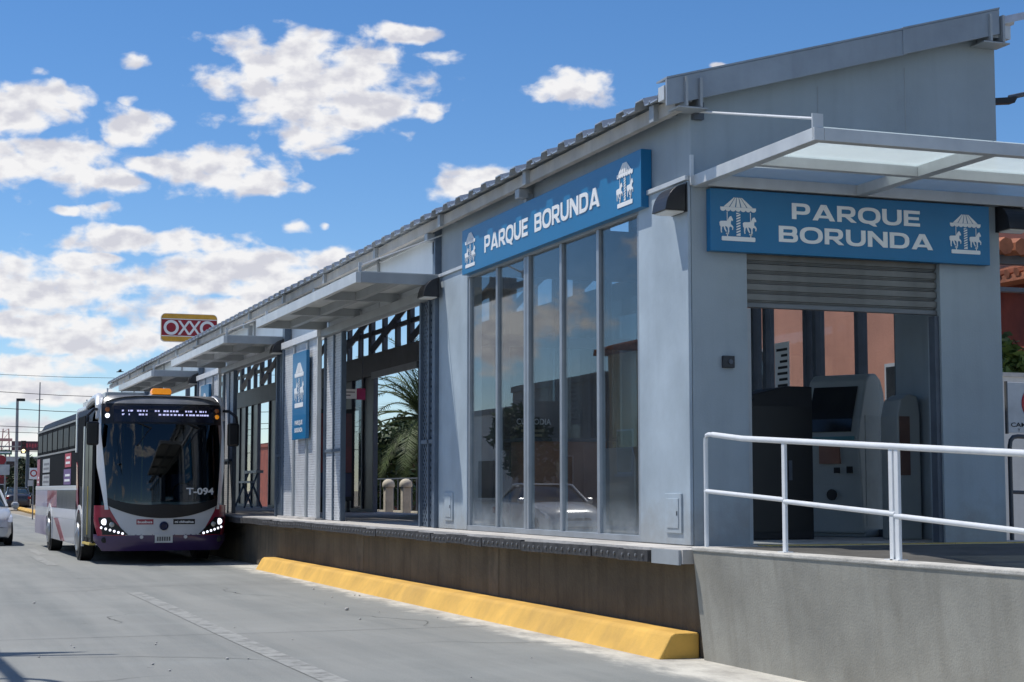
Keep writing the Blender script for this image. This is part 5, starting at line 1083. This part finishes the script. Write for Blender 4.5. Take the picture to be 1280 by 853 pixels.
for x in (-0.96, 0.96):
    m = MB(); n = 28
    vs = [(x + r*math.cos(2*math.pi*k/n), -0.166, 10.05 + r*math.sin(2*math.pi*k/n)) for r in (0.40, 0.255) for k in range(n)]; vs += [(p[0], -0.156, p[2]) for p in vs]
    m.add(vs, [(k, (k+1) % n, n + (k+1) % n, n + k) for k in range(n)] + [(k, (k+1) % n, 2*n + (k+1) % n, 2*n + k) for k in range(n)]); m.obj('letter', WHITE, ox)
for x in (-0.27, 0.27):
    q = FRONT(x, -0.157, 10.05)
    m = MB(); m.flat([(-0.34, 0.38), (-0.20, 0.38), (0.34, -0.38), (0.20, -0.38)], q, 0.008); m.flat([(0.34, 0.38), (0.20, 0.38), (-0.34, -0.38), (-0.20, -0.38)], q, 0.011); m.obj('letter', WHITE, ox)
MB().tube([(0.0, 0, 0), (0.0, 0, 9.35)], 0.13, 10).obj('pole', DARKST, ox)

YK = struct(MB().prism([(5.2, 70), (6.55, 84.5), (7.35, 98), (7.9, 126), (10.0, 126), (10.5, 98), (9.6, 84.5), (8.4, 70)], 'z', -0.02, 0.17).obj('median', DIRT))
MB().tube([(5.2, 70, 0.10), (6.55, 84.5, 0.10), (7.35, 98, 0.10), (7.9, 126, 0.10)], 0.16, 6).obj('kerb_stone', YELLOW, YK)
GRASS = leaf_mat('dry_grass', (0.30, 0.20, 0.08))
for i, (x, y) in enumerate(((7.7, 96), (7.6, 92.5), (7.5, 89.5), (8.0, 101), (8.3, 108))):
    t = thing('grass_tuft', ['dry straw coloured grass clump nearest the bus on the median', 'second dry grass clump along the median', 'third dry grass clump along the median', 'dry grass clump farther along the median', 'dry grass clump at the far end of the median'][i], 'grass', (x, y, 0.16), 'dry grass clumps on the median')
    m = MB()
    for k in range(260):
        a = random.uniform(0, 6.28); r = random.uniform(0, 0.55); l = random.uniform(0.4, 0.95); p = Vector((r*math.cos(a), r*math.sin(a), 0)); e = p + Vector((math.cos(a)*l*0.45*random.random(), math.sin(a)*l*0.45*random.random(), l)); w = Vector((-math.sin(a), math.cos(a), 0))*0.025
        m.add([p - w, p + w, e], [(0, 1, 2)])
    m.obj('blades', GRASS, t, recalc=False)
GAL = mat('galvanised_pole', (0.25, 0.25, 0.26), 0.5, 0.4, 0.1, 4)
t = thing('street_light', 'tall thin grey street light column over the far road', 'street lamp', (7.3, 120, 0.1)); MB().tube([(0, 0, 0), (-0.05, 0, 7.6)], [0.13, 0.09], 8).obj('pole', GAL, t); box(-0.1, 0.45, -0.15, 0.15, 7.42, 7.60).obj('head', BLACK, t)
t = thing('radio_mast', 'very thin radio mast rising behind the bus roof', 'mast', (10.9, 150, 0)); MB().tube([(0, 0, 0), (0, 0, 10.7)], [0.10, 0.05], 6).obj('mast', GAL, t); MB().tube([(-0.3, 0, 9.2), (0.3, 0, 9.2)], 0.03, 4).obj('crossbar', GAL, t)
t = thing('lattice_tower', 'pale red and white lattice tower in the distance', 'tower', (10.9, 200, 0)); LT = mat('tower_paint', (0.42, 0.22, 0.2), 0.6)
for sx_, sy_ in ((-1, -1), (1, -1), (1, 1), (-1, 1)): MB().tube([(0.8*sx_, 0.8*sy_, 0), (0.3*sx_, 0.3*sy_, 8.4)], 0.05, 5).obj('leg', LT, t)
for k in range(9):
    w = 0.8 - 0.5*k/8.4; w2 = 0.8 - 0.5*(k+1)/8.4
    MB().tube([(-w, -w, k), (w2, -w2, min(k + 1, 8.4))], 0.03, 4).obj('brace', LT, t); MB().tube([(-w, -w, k), (w, -w, k)], 0.03, 4).obj('brace', LT, t)
box(-0.7, 0.7, -0.5, 0.5, 7.0, 7.3).obj('platform', LT, t)
t = thing('billboard', 'dark red billboard on a single post beyond the traffic light', 'billboard', (8.6, 130, 0)); MB().tube([(0.1, 0.2, 0), (0.1, 0.2, 4.4)], 0.13, 8).obj('post', DARKST, t); box(-1.08, 1.2, -0.1, 0.1, 4.35, 5.05).obj('panel', mat('billboard_plum', (0.10, 0.035, 0.05), 0.5), t)
for k in range(6): box(-0.25 + 0.2*k, -0.12 + 0.2*k, -0.12, -0.101, 4.55 + 0.04*(k % 3), 4.88).obj('print', mat('billboard_red', (0.45, 0.06, 0.08), 0.5), t)
t = thing('traffic_light', 'lit traffic light on a mast arm over the far junction', 'traffic light', (5.6, 110, 0)); MB().tube([(0, 0, 0), (0, 0, 4.5)], 0.08, 8).obj('pole', GAL, t); MB().tube([(0, 0, 4.15), (1.45, 0, 4.15)], 0.05, 6).obj('arm', GAL, t); box(1.33, 1.63, -0.12, 0.12, 3.72, 4.52).obj('housing', BLACK, t)
MB().lathe([(0.11, 0), (0.1, -0.03), (0.03, -0.05)], (1.48, -0.121, 3.88), 'y', 12).obj('lens', mat('signal_glow', (1, 0.9, 0.6), 0.3, emit=((1, 0.8, 0.4), 3.0)), t)
for z in (4.12, 4.36): MB().lathe([(0.11, 0), (0.1, -0.02)], (1.48, -0.121, z), 'y', 12).obj('lens', mat('signal_dark', (0.06, 0.01, 0.01), 0.3), t)
t = thing('street_name_sign', 'green street name sign over a red disc and a white board', 'sign', (5.2, 95, 0)); MB().tube([(0.0, 0.08, 0), (0.0, 0.08, 3.6)], 0.05, 6).obj('post', GAL, t); box(-0.6, 0.32, -0.03, 0.03, 3.34, 3.58).obj('green_blade', mat('sign_green', (0.01, 0.13, 0.08), 0.4), t); box(-0.5, 0.24, -0.034, -0.031, 3.42, 3.5).obj('print_line', WHITE, t)
MB().lathe([(0.25, 0.02), (0.25, -0.02)], (-0.22, 0, 3.06), 'y', 20).obj('red_disc', mat('disc_red', (0.3, 0.02, 0.03), 0.4), t); box(-0.4, 0.22, -0.03, 0.03, 2.24, 2.8).obj('white_board', mat('board_grey', (0.45, 0.46, 0.47), 0.5), t)
t = thing('no_parking_sign', 'white sign with a red ring on a post beside the rear of the bus', 'sign', (5.98, 85, 0)); MB().tube([(0, 0.06, 0), (0, 0.06, 2.5)], 0.035, 6).obj('post', GAL, t); box(-0.2, 0.2, -0.02, 0.02, 1.95, 2.5).obj('plate', WHITE, t); box(-0.26, -0.02, -0.02, 0.02, 1.62, 1.9).obj('lower_plate', mat('plate_pale', (0.5, 0.5, 0.5), 0.5), t)
MB().lathe([(0.17, 0), (0.17, -0.008)], (0, -0.021, 2.24), 'y', 20).obj('ring', mat('sign_red', (0.45, 0.015, 0.02), 0.4), t); MB().lathe([(0.11, 0), (0.11, -0.004)], (0, -0.030, 2.24), 'y', 20).obj('ring_field', WHITE, t)
building('far_store', 'dark low store with a pale roof edge at the far end of the road', 9.4, 16, 182, 200, 4.4, mat('store_dark', (0.06, 0.045, 0.045), 0.8), [('-y', 9.8, 11.5, 1.0, 2.8, HG), ('-y', 12.2, 14.5, 1.0, 2.8, HG)], mat('pale_roof_edge', (0.5, 0.5, 0.5), 0.6), parapet=0.5, cat='store')
building('far_red_store', 'long maroon store front beyond the median', 8.0, 10.6, 165, 171, 2.6, mat('store_maroon', (0.16, 0.03, 0.035), 0.7), [('-y', 8.3, 9.2, 0.8, 2.0, HG)], mat('maroon_edge', (0.3, 0.04, 0.05), 0.6), cat='store')
for i, (x, y, h, r) in enumerate(((8.9, 145, 3.6, 1.3), (10.4, 155, 4.2, 1.5), (6.9, 170, 3.4, 1.6), (12.5, 175, 4.6, 2.0))):
    tree('roadside_tree', ['dark roadside tree just behind the parked dark car', 'second dark roadside tree behind the billboard post', 'dark roadside tree at the far bend of the road', 'broad dark roadside tree behind the bus tail'][i], (x, y, -0.02), h, r, 900, (0.045, 0.06, 0.03), group='dark trees at the far end of the road', seed=20 + i, leaf=0.28, low=0.25)
hb = struct(MB().grid(lambda a, b: (-60 + 260*a, 520 + 60*b, (b*(9 + 5*math.sin(a*9) + 3*math.sin(a*23 + 1)))), 60, 2).obj('hills', mat('far_hill', (0.17, 0.18, 0.20), 0.95, 0, 0.1, 0.05)))
for i, (ya, za, zb_, r) in enumerate(((70, 5.6, 5.1, 0.018), (72, 5.05, 4.5, 0.02), (75, 4.25, 4.1, 0.02), (75, 4.0, 3.85, 0.016), (78, 3.15, 3.2, 0.022), (66, 5.8, 5.9, 0.012))):
    c = MB().tube([(-6 + 24*k/10, ya + 4*k/10, za + (zb_-za)*k/10 - 0.6*math.sin(math.pi*k/10) + 0.6) for k in range(11)], r*0.7, 5).obj('overhead_cable', BLACK)
    tag(c, ['highest overhead cable crossing behind the bus', 'second overhead cable from the top, sagging to the bus roof', 'upper of the paired thin cables across the far road', 'lower of the paired thin cables across the far road', 'lowest overhead cable, just above the billboard', 'faint thin cable slanting above the bus roof'][i], 'cable', 'overhead cables crossing the far road')
bd = thing('bird', 'small dark bird flying below the clouds near the roof', 'bird', (7.05, 60, 5.55))
MB().tube([(-0.12, 0, 0), (0, 0, 0.02), (0.14, 0, 0.01)], [0.01, 0.035, 0.006], 6).obj('body', BLACK, bd)
for s in (-1, 1): MB().add([(-0.04, 0, 0.02), (0.06, 0, 0.02), (0.03, 0.22*s, 0.09), (-0.03, 0.2*s, 0.08)], [(0, 1, 2, 3)]).obj('wing', BLACK, bd)
